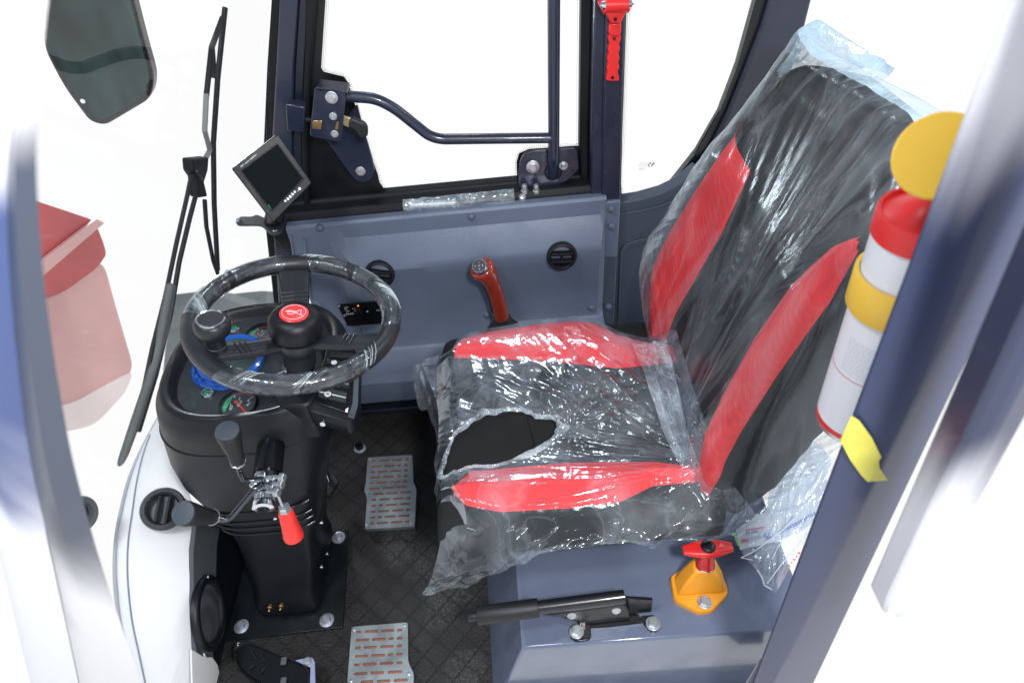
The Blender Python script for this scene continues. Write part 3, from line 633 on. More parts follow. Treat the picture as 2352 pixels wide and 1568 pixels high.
bo=[at(1158,760,Y=1.31),at(1155,742,Y=1.307),at(1152,726,Y=1.305)]
MB().tube(smoothpath(bo,4),[.044,.042,.038,.033,.029,.025,.023,.022,.021],20).build('boot',M['grip'],gl,smooth=50)

# ---------------------------------------------------------------- window latch, bars and strut
lt=thing('window_latch','navy bolted window latch plate with a black turning lever on the front pillar','latch',at(765,320,Y=1.39))
c2=lambda x,y:Q('c2',x,y)
iplate([c2(400,680),c2(530,700),c2(525,872),c2(410,858)],1.385,.03,'striker_box',M['navy'],lt,bevel=.003)
MB().tube([at(*c2(530,780),Y=1.385),at(*c2(640,795),Y=1.385)],.006,10).build('striker_pin',M['seal'],lt)
iplate([c2(592,580),c2(605,572),c2(790,600),c2(795,640),c2(765,905),c2(755,930),c2(575,895),c2(560,880)],1.36,.006,'latch_plate',M['navy'],lt,bevel=.0015,rnd=.006)
iplate([c2(600,575),c2(800,598),c2(808,620),c2(600,592)],1.36,.045,'latch_flange',M['navy_dark'],lt,bevel=.001)
iplate([c2(655,900),c2(760,830),c2(870,680),c2(890,760),c2(975,1060),c2(983,1120),c2(965,1170),c2(910,1195),c2(860,1180),c2(820,1130)],1.415,.006,'hinge_arm',M['navy'],lt,bevel=.0015,rnd=.008)
for x,y,Y,r in [(704,637,1.358,.0125),(714,759,1.358,.008),(724,874,1.358,.008),(893,1118,1.413,.011)]:
    MB().hexbolt(at(*c2(x,y),Y=Y),(0,-1,.05),r*.72,.006,washer=r).build('bolt',M['bolt'],lt,smooth=30)
iplate([c2(580,790),c2(640,790),c2(636,850),c2(578,842)],1.358,.003,'latch_claw',M['brass'],lt,bevel=.001)
iplate([c2(775,760),c2(830,775),c2(815,835),c2(770,815)],1.368,.006,'lever_shank',pm('yellow_zinc',(.55,.48,.30),.35,metal=.9),lt,bevel=.001)
iplate([c2(830,772),c2(920,808),c2(938,835),c2(940,890),c2(910,910),c2(880,895),c2(870,868),c2(808,828)],1.352,.014,'lever_handle',M['grip'],lt,bevel=.004,rnd=.005)
iplate([c2(735,795),c2(750,797),c2(745,850),c2(725,845)],1.3585,.002,'slot',M['brass'],lt,rnd=.002)

gd=thing('window_bar','dark navy tubular guard bar bent across the side window','guard bar',at(1272,390,Y=1.38))
pth=fillet([at(788,221,Y=1.385),at(862,226,Y=1.385),at(905,248,Y=1.385),at(985,312,Y=1.385),at(1012,320,Y=1.385),at(1268,317,Y=1.385)],.03,6)
MB().tube(pth,.0115,16).build('cross_tube',M['navy'],gd,smooth=50)
MB().tube(fillet([at(1272,-60,Y=1.385),at(1272,250,Y=1.385),at(1272,370,Y=1.385),at(1271,400,Y=1.41)],.03,6),.0125,16).build('upright_tube',M['navy'],gd,smooth=50)
iplate([(1194,372),(1204,352),(1225,346),(1325,340),(1330,390),(1300,418),(1262,430),(1240,458),(1196,462),(1190,420)],1.415,.006,'hinge_plate',M['navy'],gd,bevel=.0015,rnd=.008)
for x,y,r in ((1224,383,.0155),(1294,380,.0105)): MB().hexbolt(at(x,y,Y=1.413),(0,-1,.05),r*.6,.007,washer=r).build('bolt',M['bolt'],gd,smooth=30)
MB().lathe(at(1271,395,Y=1.413),(0,-1,.1),[(.021,0),(.019,.004),(.014,.008)],20).build('weld_collar',M['navy_dark'],gd)
gs=thing('gas_strut','silver gas strut wrapped in clear film lying along the window sill','gas strut',at(1060,462,Y=1.40))
a0=at(935,473,Y=1.395); a1=at(1200,456,Y=1.395); mid=a0+(a1-a0)*.42
MB().tube([a0+(mid-a0)*.0,mid],.0085,14).build('cylinder',M['steel'],gs)
MB().tube([mid,a0+(a1-a0)*.92],.0075,14).build('cylinder_body',M['frit'],gs)
MB().tube([a0+(a1-a0)*.92,a1],.0035,10).build('rod',M['chrome'],gs)
for p in (a0,a1): MB().lathe(p+V((0,0,-.016)),(0,-.2,1),[(.006,0),(.006,.012),(.009,.014),(.009,.026),(.004,.03)],14).build('ball_stud',M['bolt'],gs)
for x in (1205,1232): MB().lathe(at(x,440,Y=1.40),(0,-.15,1),[(.009,-.002),(.009,.004),(.0065,.005),(.0065,.016),(.0045,.02)],6).build('nut',M['bolt'],gs,smooth=30)
rnd=random.Random(3)
def wrapfn(i,j):
    p=a0+(a1-a0)*(i*.96-.03); a=j*2*math.pi
    r=.0125+.006*max(0,math.sin(a-.3))*(.4+i)+.003*noise.noise(V((i*14,math.cos(a)*1.5,math.sin(a)*1.5)))
    return p+V((0,-math.cos(a)*r,math.sin(a)*r+.004*i*max(0,math.sin(a))))
MB().grid(wrapfn,60,20).build('wrap',M['filmbag'],gs,smooth=60)

# ---------------------------------------------------------------- emergency hammer
hm=thing('emergency_hammer','red plastic emergency hammer in its red clip high on the middle pillar','emergency hammer',at(1408,100,Y=1.38))
c3=lambda x,y:Q('c3',x,y)
L=[(1478,232),(1466,262),(1475,290),(1463,322),(1470,352),(1458,385),(1466,415),(1456,445),(1462,472),(1454,505)]
Rr=[(1534,505),(1528,470),(1537,442),(1530,412),(1539,382),(1532,350),(1542,318),(1535,290),(1547,262),(1540,232)]
pl=[at(*c3(x,y),Y=1.365) for x,y in L+[(1458,528),(1528,530)]+Rr]
MB().prism(smoothpath(pl,3,closed=True),(0,.016,0)).build('handle',M['redp'],hm,bevel=.004)
MB().prism([at(*c3(x,y),Y=1.362) for x,y in [(1475,155),(1552,155),(1550,215),(1540,240),(1478,240),(1468,215)]],(0,.022,0)).build('neck',M['redp'],hm,bevel=.003)
MB().prism([at(*c3(x,y),Y=1.352) for x,y in [(1438,70),(1592,60),(1548,158),(1482,158)]],(0,.03,0)).build('clip',M['redp'],hm,bevel=.003)
MB().tube([at(*c3(1445,35),Y=1.350),at(*c3(1595,30),Y=1.350)],.0125,18).build('head',M['redp'],hm)
for q in ((1446,35),(1594,30)):
    p=at(*c3(*q),Y=1.350); d=V((1,0,0)) if q[0]>1500 else V((-1,0,0)); MB().lathe(p,d,[(.008,-.002),(.007,.006),(.001,.011)],14).build('hammer_tip',M['chrome'],hm)
for sx,xs_ in ((-1,[(1400,30),(1445,-20),(1455,60),(1440,105)]),(1,[(1592,60),(1628,28),(1600,90),(1580,85)])):
    MB().prism([at(*c3(*q),Y=1.356) for q in xs_],(0,.02,0)).build('clip_wing',M['redp'],hm,bevel=.002)
for q in ((1512,130),(1505,255),(1493,510)): MB().lathe(at(*c3(*q),Y=1.349 if q[1]<200 else 1.3635),(0,-1,0),[(.0035,-.001),(.003,.0008)],12).build('screw_hole',M['darksteel'] if q[1]==255 else M['frit'],hm)

# ---------------------------------------------------------------- monitor
mo=thing('monitor','small tilted black rear view monitor on a bracket beside the front pillar','monitor',at(640,520,Y=1.22))
D=at(620,407,Y=1.24); nv=(CAM-D).normalized(); nv=(nv+V((.10,-.05,-.05))).normalized()
def mp_(x,y,o=0): return onp(x,y,D+nv*o,nv)
e1=lambda x,y:Q('e1',x,y)
qs=[e1(178,545),e1(775,100),e1(1215,735),e1(715,1245)]
ex=(mp_(*qs[1])-mp_(*qs[0])).normalized(); 
qc=(sum(q[0] for q in qs)/4,sum(q[1] for q in qs)/4)
MB().prism(rounded([mp_(qc[0]+(q[0]-qc[0])*1.13,qc[1]+(q[1]-qc[1])*1.13) for q in qs],.006),-nv*.022).build('housing',M['blackp'],mo,bevel=.002)
sc_=[e1(250,565),e1(770,175),e1(1150,690),e1(690,1155)]
MB().prism([mp_(*q,.0004) for q in sc_],-nv*.0004).build('screen',M['screen'],mo,smooth=0)
for a,bq in ((0,1),(1,2),(2,3),(3,0)):
    p,q=mp_(*sc_[a],.0008),mp_(*sc_[bq],.0008); MB().tube([p,q],.0016,8).build('bezel_edge',M['blackp'],mo)
b=MB()
for x,y,r in ((1098,825,.0032),(1075,855,.001),(1027,870,.0024),(997,905,.0026),(963,940,.0028),(930,972,.0028),(890,1000,.0024),(912,958,.001),(978,890,.001),(945,925,.001)): b.lathe(mp_(*e1(x,y),.0002),nv,[(r,0),(r*.9,.001)],12)
b.build('buttons',M['white_mark'],mo)
o=mp_(*e1(250,525),.0004); xd=mp_(*e1(380,415),.0004)-o
t=MB(); t.text('TFT color monitor',o,xd,nv.cross(xd),.0052,up=0); t.build('lettering',M['white_mark'],mo,smooth=0)
MB().prism([mp_(*e1(x,y),.0009) for x,y in ((620,1070),(652,1055),(688,1120),(655,1140))],nv*.0004).build('sticker',M['greenlens'],mo,smooth=0)
# bracket
MB().tube([D-nv*.02-V((0,0,.045)),at(625,512,Z=.668)+V((0,.02,0)),at(625,515,Z=.66)+V((0,.02,-.004))],[.016,.02,.024],16).build('swivel_foot',M['blackp'],mo,smooth=50)
ZB=.655
br=[at(*e1(x,y),Z=ZB) for x,y in [(205,1250),(250,1225),(400,1225),(470,1200),(560,1230),(700,1290),(830,1280),(890,1190),(960,1050),(1000,1030),(1080,1060),(1110,1110),(1100,1160),(1060,1185),(960,1190),(900,1260),(850,1380),(830,1440),(770,1475),(680,1470),(620,1430),(560,1370),(480,1345),(230,1345),(180,1320),(170,1285)]]
MB().prism(smoothpath(br,3,closed=True),(0,0,-.005)).build('bracket_plate',M['dash'],mo,bevel=.001)
for q in ((208,1278),(740,1425),(1062,1125)): MB().lathe(at(*e1(*q),Z=ZB),(0,0,1),[(.006,0),(.005,.0025),(.002,.003)],14).build('screw',M['chrome'],mo)

# ---------------------------------------------------------------- outside: mirror, wiper, red machine
mi=thing('wing_mirror','dark tinted wing mirror with rounded corners hanging outside at upper left','mirror',at(230,120,Y=1.55))
mo_=rounded([at(x,y,Y=1.55) for x,y in [(118,-60),(290,-60),(330,95),(354,180),(345,228),(240,290),(205,280),(145,200),(96,105),(104,-20)]],.03)
MB().prism(mo_,(0,.035,0)).build('housing',M['blackg'],mi,bevel=.006)
mg=rounded([at(x,y,Y=1.546) for x,y in [(124,-58),(284,-58),(322,95),(344,178),(336,220),(238,276),(212,266),(156,194),(108,104),(114,-20)]],.028)
MB().prism(mg,(0,.006,0)).build('mirror_glass',M['mirrorg'],mi,smooth=0)
MB().lathe(at(190,233,Y=1.545),(0,-1,0),[(.0055,0),(.004,.002)],14).build('rivet',M['white'],mi)
wi=thing('windscreen_wiper','long black windscreen wiper with twin arms and a blade, parked upright','wiper',ws(340,980))
wt=lambda pts,r,name,mat,flat=1.0:MB().tube([ws(x,y,-.014) for x,y in pts],r,8,flat=flat).build(name,mat,wi)
wt([(517,18),(500,180),(490,330),(492,470),(500,620)],.0042,'blade',M['seal'])
wt([(511,42),(486,110),(474,220)],.0042,'blade_link',M['seal'])
wt([(474,215),(470,300),(482,345),(468,372)],.0040,'blade_link',pm('grey_wiper_link',(.14,.15,.16),.5))
wt([(488,100),(492,150),(490,180)],.003,'blade_link',M['seal'])
wt([(470,460),(474,520),(490,600),(500,628)],.0036,'blade_link',M['seal'])
MB().prism([ws(x,y,-.008) for x,y in [(444,366),(480,362),(478,392),(470,418),(478,452),(460,455),(456,410),(446,395)]],WN*-.016).build('wiper_joint',M['seal'],wi,bevel=.003)
wt([(446,372),(430,450),(405,560),(380,680),(350,800),(325,920)],.0032,'wiper_arm',M['seal'])
wt([(457,420),(436,500),(412,600),(392,720),(358,860),(318,990)],.0036,'wiper_arm',M['seal'])
MB().prism([ws(x,y,-.004) for x,y in [(398,650),(408,655),(390,760),(330,960),(296,1050),(282,1075),(312,980),(362,830)]],WN*-.01).build('wiper_cover',pm('weathered_grey_rubber',(.06,.07,.072),.7,var=.3,vscale=14),wi,bevel=.004)

rm=thing('red_machine','faded red machine cover with a white reflective edge, parked beyond the windscreen','machine',at(170,680,X=-1.25)-V((0,0,.3)))
def xpl(pts,X,d,name,mat,bevel=.004):
    return MB().prism(rounded([at(x,y,X=X) for x,y in pts],.05 if d>.1 else .004),(-d,0,0)).build(name,mat,rm,bevel=bevel)
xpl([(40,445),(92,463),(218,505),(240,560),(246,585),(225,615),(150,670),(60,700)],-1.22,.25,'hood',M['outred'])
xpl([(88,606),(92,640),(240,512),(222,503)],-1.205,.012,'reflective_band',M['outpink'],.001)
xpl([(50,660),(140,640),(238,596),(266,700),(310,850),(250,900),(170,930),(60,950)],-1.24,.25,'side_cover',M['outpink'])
xpl([(60,945),(170,925),(250,880),(308,850),(290,900),(220,975),(160,990),(60,1000)],-1.235,.2,'lower_cover',M['outpale'])  # palest of the reds, nearest to white at the bottom
# ---------------------------------------------------------------- instrument console
co=thing('instrument_console','black moulded instrument console standing on the floor under the steering wheel','console',(-.55,.83,0))
def ringpts(z,xl,xr,yn,yf,ex=2.6,n=64,tilt=0.0):
    cx,cy=(xl+xr)/2,(yn+yf)/2; P=[]
    for k in range(n):
        t=2*math.pi*k/n; c,s=math.cos(t),math.sin(t)
        X=cx+(xr-xl)/2*math.copysign(abs(c)**(2/ex),c); Y=cy+(yf-yn)/2*math.copysign(abs(s)**(2/ex),s)
        P.append(V((X,Y,z+tilt*(X-cx))))
    return P
zs=[(.020,-.640,-.486,.745,.99,6),(.045,-.638,-.488,.750,.99,6),(.060,-.636,-.490,.757,.99,6),(.10,-.634,-.482,.775,1.0,6),(.16,-.634,-.468,.789,1.02,6),(.22,-.636,-.456,.798,1.04,5),(.265,-.646,-.438,.802,1.06,4.5),
    (.30,-.664,-.430,.806,1.08,4),(.34,-.690,-.418,.810,1.10,3.4),(.38,-.712,-.398,.813,1.12,3.2),(.43,-.722,-.374,.818,1.15,3),(.48,-.720,-.352,.822,1.17,2.8),(.53,-.712,-.342,.826,1.18,2.7),(.556,-.705,-.338,.828,1.18,2.7),(.560,-.702,-.340,.831,1.178,2.7),(.578,-.692,-.346,.838,1.172,2.7),(.584,-.686,-.351,.843,1.168,2.7),
    (.584,-.676,-.360,.852,1.160,2.7),(.578,-.671,-.365,.857,1.155,2.7),(.566,-.668,-.368,.861,1.152,2.7),(.562,-.664,-.372,.865,1.148,2.7)]
b=MB(); b.loft([ringpts(*z) for z in zs],caps=False); b.build('housing',M['blackp'],co,smooth=50)
b=MB(); R_=ringpts(.562,-.664,-.372,.865,1.148,2.7); b.loft([R_,[p+V((0,0,-.02)) for p in R_]]); b.build('dash_face',M['dash'],co,smooth=30)
ZD=.562
# seam line and grooves on the near face
b=MB()
for zz,r in ((.333,.003),(.303,.004),(.285,.004),(.266,.004)):
    yn=sinterp([z[0] for z in zs[:14]],[z[3] for z in zs[:14]],zz); xl=interp([.26,.34],[-.640,-.668],zz); xr=interp([.26,.34],[-.448,-.442],zz)
    b.tube([V((xl+(xr-xl)*i/24,yn+.020*(abs(i/12-1))**4-.001,zz)) for i in range(25)],r,8)
b.build('moulded_rib',M['blackg'],co,smooth=60)
b=MB(); b.tube([p for p in ringpts(.50,-.7185,-.349,.8233,1.175,2.75)],.0012,6,closed=True); b.build('seam',M['blackg'],co)
# central spine to the steering column
b=MB()
def pad(pts,z0,z1,top=.004):
    return b.loft([[V((p.x,p.y,z0)) for p in pts],[V((p.x,p.y,z1-top)) for p in pts],[V((p.x,p.y,z1))+(V((sum(q.x for q in pts)/len(pts),sum(q.y for q in pts)/len(pts),z1))-V((p.x,p.y,z1)))*.06 for p in pts]])
sb=[at(x,y,Z=.60) for x,y in [(655,760),(735,760),(745,850),(722,905),(700,925),(640,925),(630,905),(640,850)]]
pad(rounded(sb,.02),.50,.592); b.build('column_shroud',M['blackp'],co,smooth=40,bevel=.004)
# switch block, canted to the right
c4=lambda x,y:Q('c4',x,y)
SO=at(*c4(1080,830),Z=.585); sn=V((.16,-.12,1)).normalized()
def sp3(x,y,o=0): return onp(x,y,SO+sn*o,sn)
blk=[sp3(*c4(x,y)) for x,y in [(1010,640),(1205,640),(1200,760),(1192,1000),(1170,1075),(1130,1095),(900,1030),(890,990),(950,860)]]
dn=V((-.06,.02,-1))
b=MB(); pr=rounded(blk,.012); cen=sum(pr,V((0,0,0)))/len(pr)
b.loft([[p+(cen-p)*.04+sn*.001 for p in pr],pr,[p+dn*.010+(p-cen)*.02 for p in pr],[p+dn*.035+(p-cen)*.0 for p in pr],[p+dn*.085+(cen-p)*.5+V((-.03,.02,0)) for p in pr]]); b.build('switch_housing',M['blackp'],co,smooth=35)
sb_=[sp3(*c4(x,y),.002) for x,y in [(1010,665),(1180,665),(1175,720),(1135,1050),(935,985),(960,830)]]
swb=MB().prism(rounded(sb_,.004),sn*.004).build('switch_bank',M['blackg'],co,bevel=.001)
M['rocker']=pm('satin_rocker',(.022,.027,.028),.22)
MB().prism([sp3(*c4(x,y),.003) for x,y in [(1182,662),(1206,660),(1194,1000),(1170,1080),(1130,1068),(1137,1053),(1160,990),(1177,720)]],sn*.003).build('switch_trim',M['gripcap'],co,bevel=.001)
def rocker(poly,name='rocker_switch'):
    P=[sp3(*c4(x,y),.006) for x,y in poly]; n=8; rows=[]
    for i in range(n+1):
        t=i/n; a=P[0]+(P[3]-P[0])*t; d=P[1]+(P[2]-P[1])*t; h=.002+.007*math.sin(math.pi*t)**.8
        rows.append([a-sn*.001,a+sn*h,d+sn*h,d-sn*.001])
    return MB().loft(rows).build(name,M['rocker'],swb,smooth=50,bevel=.0006)
for P_ in ([(1045,680),(1178,688),(1176,722),(1020,712)],[(1020,720),(1168,752),(1160,782),(1005,752)],[(1005,765),(1158,798),(1150,840),(985,806)],[(982,822),(1146,862),(1140,900),(975,866)],[(972,880),(1132,918),(1122,985),(955,945)]): rocker(P_)
for x,y,r in ((1050,738,.0055),(1012,928,.006)):
    p=sp3(*c4(x,y),.0155); ob=MB().lathe(p,sn,[(r,0),(r,.0006)],18).build('switch_symbol',M['white_mark'],swb)
    if y>900:
        b=MB()
        for k in range(6):
            a=k*math.pi/3; u,w,_=frame(sn); b.tube([p+sn*.0008,p+sn*.0008+(u*math.cos(a)+w*math.sin(a))*.0045],.0005,5)
        b.build('fan_mark',M['frit'],swb)
for x,y in ((1135,1035),): MB().prism([sp3(*c4(*q),.0062) for q in ((1120,1020),(1136,1010),(1132,1040),(1116,1036))],sn*.0008).build('pale_chip',M['white_mark'],swb,smooth=0)
MB().lathe(at(741,973,Y=.822),(0,-1,.2),[(.0055,-.004),(.005,.002),(.002,.003)],16).build('screw',M['chrome'],co)
# gauges
def gauge(px,py,r,needle,name='gauge',Z=ZD+.006,ang0=200,nx=V((1,0,0))):
    p=at(px,py,Z=Z); n=V((.03,-.10,1)).normalized()
    u=(V((1,0,0))-n*n.x).normalized(); w=n.cross(u)
    g=MB().lathe(p-n*.008,n,[(r*1.12,0),(r*1.12,.006),(r*1.09,.0095),(r*1.02,.011),(r*.98,.0105),(r*.97,.006),(r*.95,.005),(r*.92,.001)],44,caps=False).build(name,M['blackg'],co,smooth=35)
    MB().lathe(p-n*.0065,n,[(r*.96,0),(r*.96,.0004)],36).build('dial_face',M['frit'],g,smooth=0)
    def pt(rr,a,o=-.0055): a=math.radians(a); return p+(u*math.cos(a)+w*math.sin(a))*r*rr+n*o
    gm,rm_,wm=MB(),MB(),MB()
    for k in range(15):
        a=198-k*5.2; gm.add([pt(.80,a),pt(.92,a),pt(.92,a-3.8),pt(.80,a-3.8)],[(0,1,2,3)])
    gm.add([pt(.80,205),pt(.92,205),pt(.92,122),pt(.90,122),pt(.90,190),pt(.80,196)],[tuple(range(6))])
    for k in range(14):
        a=118-k*5.6; rm_.add([pt(.81,a),pt(.93,a),pt(.93,a-3.0),pt(.81,a-3.0)],[(0,1,2,3)])
    for a in (182,120,40): wm.add([pt(.66,a-1.5),pt(.94,a-1.2),pt(.94,a+1.2),pt(.66,a+1.5)],[(0,1,2,3)])
    for s_,x,y,sz in (('1',-.58,-.02,.20),('2',-.16,.40,.20),('4',.38,.22,.20),('0',-.02,.16,.19),('bar',-.12,-.62,.20)):
        wm.text(s_,p+u*x*r+w*y*r-n*.0055,u,w,r*sz*1.5,up=0)
    for s_,x,y,sz in (('PRESS',-.36,-.52,.14),('OIL',.34,-.42,.15),('x0.1MPa',.62,-.46,.12)):
        wm.text(s_,p+u*x*r+w*y*r-n*.0055,w,-u,r*sz*1.6,up=0)
    for x,y in ((.48,.0),(.48,-.3)): wm.lathe(p+u*x*r+w*y*r-n*.0055,n,[(r*.055,0),(r*.055,.0003)],10)
    gm.build('green_scale',M['green_mark'],g,smooth=0); rm_.build('red_scale',M['red_mark'],g,smooth=0); wm.build('dial_lettering',M['white_mark'],g,smooth=0)
    a=math.radians(needle); d=u*math.cos(a)+w*math.sin(a); e_=n.cross(d)
    MB().add([p-d*r*.40-e_*r*.09-n*.003,p+d*r*.85-e_*r*.025-n*.003,p+d*r*.85+e_*r*.025-n*.003,p-d*r*.40+e_*r*.09-n*.003],[(0,1,2,3)]).build('needle',M['redp'],g,smooth=0)
    MB().lathe(p-n*.0035,n,[(r*.12,0),(r*.12,.002),(r*.05,.003)],16).build('needle_hub',M['brass'],g)
    MB().lathe(p,n,[(r*.97,0),(r*.97,.0006)],36).build('lens',M['lens'],g,smooth=0)
gauge(547,927,.0330,-48)
gauge(600,768,.0300,-30)
def lamp(px,py,r=.0085):
    p=at(px,py,Z=ZD+.004); n=V((0,-.1,1)).normalized()
    g=MB().lathe(p,n,[(r*1.45,-.004),(r*1.45,.0025),(r*1.2,.005),(r*1.02,.005),(r*1.0,.002)],28,caps=False).build('indicator_lamp',M['chrome'],co,smooth=35)
    MB().lathe(p,n,[(r,.001),(r*.9,.0032),(r*.5,.0045)],24).build('lens',M['greenlens'],g,smooth=50)
lamp(477,903); lamp(539,756,.0075)
p=at(530,826,Z=ZD+.008); n=V((0,-.06,1)).normalized()
dsp=MB().lathe(p,n,[(.066,-.012),(.068,.004),(.064,.008),(.058,.008),(.056,.003)],48,caps=False).build('round_display',M['bluering'],co,smooth=40)
MB().lathe(p,n,[(.057,.001),(.057,.002)],40).build('display_face',M['lcd'],dsp)
def blu(i,j):
    a=math.pi*(.98+.75*i); rr=.069+.010*j+.004*noise.noise(V((i*12,j*4,1))); return p+V((math.cos(a)*rr,math.sin(a)*rr,.006-.012*j+.003*noise.noise(V((i*15,j*5,5)))))
MB().grid(blu,40,5).build('loose_film',M['bluering'],dsp)
pk=at(652,872,Z=ZD+.03); MB().tube([pk+V((math.cos(a)*.022,math.sin(a)*.02,.002)) for a in [math.pi*i/16 for i in range(17)]],.0014,6).build('key_ring',M['chrome'],co)
# base plate and bolts
bpt=[at(x,y,Z=.008) for x,y in [(690,1225),(800,1216),(796,1300),(787,1440),(515,1470),(540,1380),(560,1300)]]
MB().prism(bpt,(0,0,-.007)).build('base_plate',M['navy_dark'] if False else pm('black_painted_plate',(.007,.009,.011),.3,rvar=.1,bump=(90,.05)),co,bevel=.001)
for x,y in ((778,1234),(751,1424),(555,1438)): MB().hexbolt(at(x,y,Z=.009),(0,0,1),.0098,.008,washer=.0165).build('bolt',M['washer'],co,smooth=30)
for x,y in ((620,1394),(646,1391)): MB().lathe(at(x,y,Y=.727),(0,-1,.2),[(.006,-.004),(.006,.002),(.003,.003),(.003,.009),(.0015,.011)],12).build('grease_nipple',M['brass'],co)
for x,y,Y in ((632,1191,.796),(738,1200,.84),(738,1302,.80),(751,1272,.86)): MB().lathe(at(x,y,Y=Y),(.3,-1,.2),[(.0042,-.003),(.0036,.001),(.001,.002)],12).build('screw',M['chrome'],co)

# ---------------------------------------------------------------- steering wheel
WC=V((-.383,.941,.724)); WA=V((.174,.038,.984)).normalized(); RW=.1705; TR=.0170
wh=thing('steering_wheel','black three spoke steering wheel with spinner knob and torn stretch film on its rim','steering wheel',WC-WA*.12)
wu=V((1,0,0)); wu=(wu-WA*wu.dot(WA)).normalized(); wv=WA.cross(wu)
def wp(a,r,h=0): a=math.radians(a); return WC+(wu*math.cos(a)+wv*math.sin(a))*r+WA*h
MB().tube([wp(i*3.75,RW) for i in range(96)],TR,20,closed=True).build('rim',M['rubber'],wh,smooth=60)
def spoke(a,w0,w1):
    st=[]
    for t in [i/14 for i in range(15)]:
        r=.030+(RW-.024)*t; h=-.048+.045*t**1.3; w=(w0+(w1-w0)*t)*(1+.9*max(0,t-.82)**1.5*10); th=.009-.002*t
        c=wp(a,r,h); e_=(wp(a+90,1)-WC).normalized()
        st.append([c+e_*w*.5*math.copysign(abs(math.cos(q))**.6,math.cos(q))+WA*th*math.copysign(abs(math.sin(q))**.6,math.sin(q)) for q in [k*math.pi/9 for k in range(18)]])
    s_=MB(); s_.loft(st)
    ob=s_.build('spoke',M['rubber'],wh,smooth=55)
    g=MB()
    for t in (.40,.46,.52):
        r=.030+(RW-.024)*t; h=-.048+.045*t**1.3; w=w0+(w1-w0)*t; e_=(wp(a+90,1)-WC).normalized(); th=.009-.002*t
        c=wp(a,r,h); g.tube([c+e_*w*.5*s_-WA*(-th-.0003) for s_ in (-.9,-.4,0,.4,.9)],.0013,6)
    g.build('spoke_rib',M['rubber'],ob,smooth=60)
spoke(97,.040,.036); spoke(-4+ -1,.034,.044) if False else None
def ang_of(x,y):
    q=onp(x,y,WC,WA)-WC; return math.degrees(math.atan2(q.dot(wv),q.dot(wu))), q.length
A1=ang_of(655,620)[0]; A2=ang_of(890,775)[0]; A3=ang_of(478,800)[0]
spoke(A1,.034,.027); spoke(A2,.034,.040); spoke(A3,.034,.040)
hb=WC-WA*.031
MB().lathe(hb,WA,[(.030,-.075),(.031,-.045),(.033,-.040),(.036,-.036),(.040,-.030),(.042,-.012),(.040,-.006)],40).build('hub_base',M['rubber'],wh,smooth=40)
MB().lathe(hb,WA,[(.040,-.008),(.0455,-.004),(.0475,.004),(.048,.014),(.0465,.026),(.041,.036),(.033,.0415),(.0275,.0425),(.0265,.041),(.026,.038)],48).build('hub',M['blackp'],wh,smooth=60)
hbn=MB().lathe(hb,WA,[(.0255,.038),(.0255,.0425),(.0235,.0440),(.012,.0446)],40).build('horn_button',M['redlever'] if False else pm('horn_red_plastic',(.72,.045,.05),.32,coat=.3),wh,smooth=50)
tt=MB()
hx=(at(700,712,Y=WC.y)-at(650,716,Y=WC.y)).normalized(); hx=(hx-WA*hx.dot(WA)).normalized(); hy=WA.cross(hx)
def hp(a,c,o=.0449): return hb+hx*a+hy*c+WA*o
tt.tube([hp(math.cos(k*math.pi/18)*.0205,math.sin(k*math.pi/18)*.0205,.0445) for k in range(36)],.0004,5,closed=True)
for pa_ in ([(-.014,.001),(-.008,.003),(.004,.001),(.012,.007),(.0125,-.007),(.004,-.002)],[(-.010,-.0005),(-.009,-.006),(-.003,-.007),(.001,-.004),(.003,-.001)]):
    tt.tube([hp(a,c) for a,c in pa_],.0006,5,closed=len(pa_)==6)
tt.build('horn_symbol',M['white_mark'],hbn,smooth=0)
MB().tube([WC-WA*.09,WC-WA*.17],.026,24).build('column',M['blackp'],wh,smooth=50)
ka=ang_of(493,795)[0]; kp=onp(500,806,WC,WA)+WA*.010
kn=MB().lathe(kp,WA,[(.0165,-.006),(.0165,.003),(.0150,.004),(.0150,.020),(.017,.023),(.0245,.030),(.0285,.040),(.0290,.047),(.0265,.054),(.0215,.058)],36).build('spinner_knob',M['rubber'],wh,smooth=50)
MB().lathe(kp,WA,[(.0225,.0570),(.0225,.0592),(.0200,.0602),(.0190,.0585)],36,caps=False).build('chrome_ring',M['chrome'],kn,smooth=50)
MB().lathe(kp,WA,[(.0192,.057),(.0192,.0592),(.010,.0600)],30).build('knob_cap',M['dash'],kn,smooth=50)
# loose film wound on the rim
def fseg(a0,a1,seed,tw=1.2):
    def fn(i,j):
        a=a0+(a1-a0)*i; q=j*2*math.pi
        # slanted ends
        a+= 5*math.sin(q+seed)*(1 if i in (0,1) else .3)
        ww=noise.noise(V((a*.25+q*.6*tw,math.cos(q)*1.3,math.sin(q)*1.3+seed)))
        rr=TR*1.05+.0016*abs(ww)+.0006*noise.noise(V((a*.9+q*2,seed,q)))
        if i in (0,1): rr-=TR*.03
        c=wp(a,RW); d=(c-WC).normalized(); return c+(d*math.cos(q)+WA*math.sin(q))*rr
    MB().grid(fn,60,22).build('rim_film',M['filmwheel'],wh,smooth=60)
an=lambda x,y:ang_of(x,y)[0]
for p0,p1,sd in (((710,605),(800,625),1),((800,640),(910,760),2),((640,600),(520,640),3),((500,640),(425,740),4),((500,880),(700,905),5),((700,905),(860,850),6)):
    a0_,a1_=an(*p0),an(*p1)
    d=(a1_-a0_+180)%360-180; fseg(a0_,a0_+d,sd)
M['strand']=pm('bright_film_strand',(.50,.58,.62),.3)
rnd=random.Random(11)
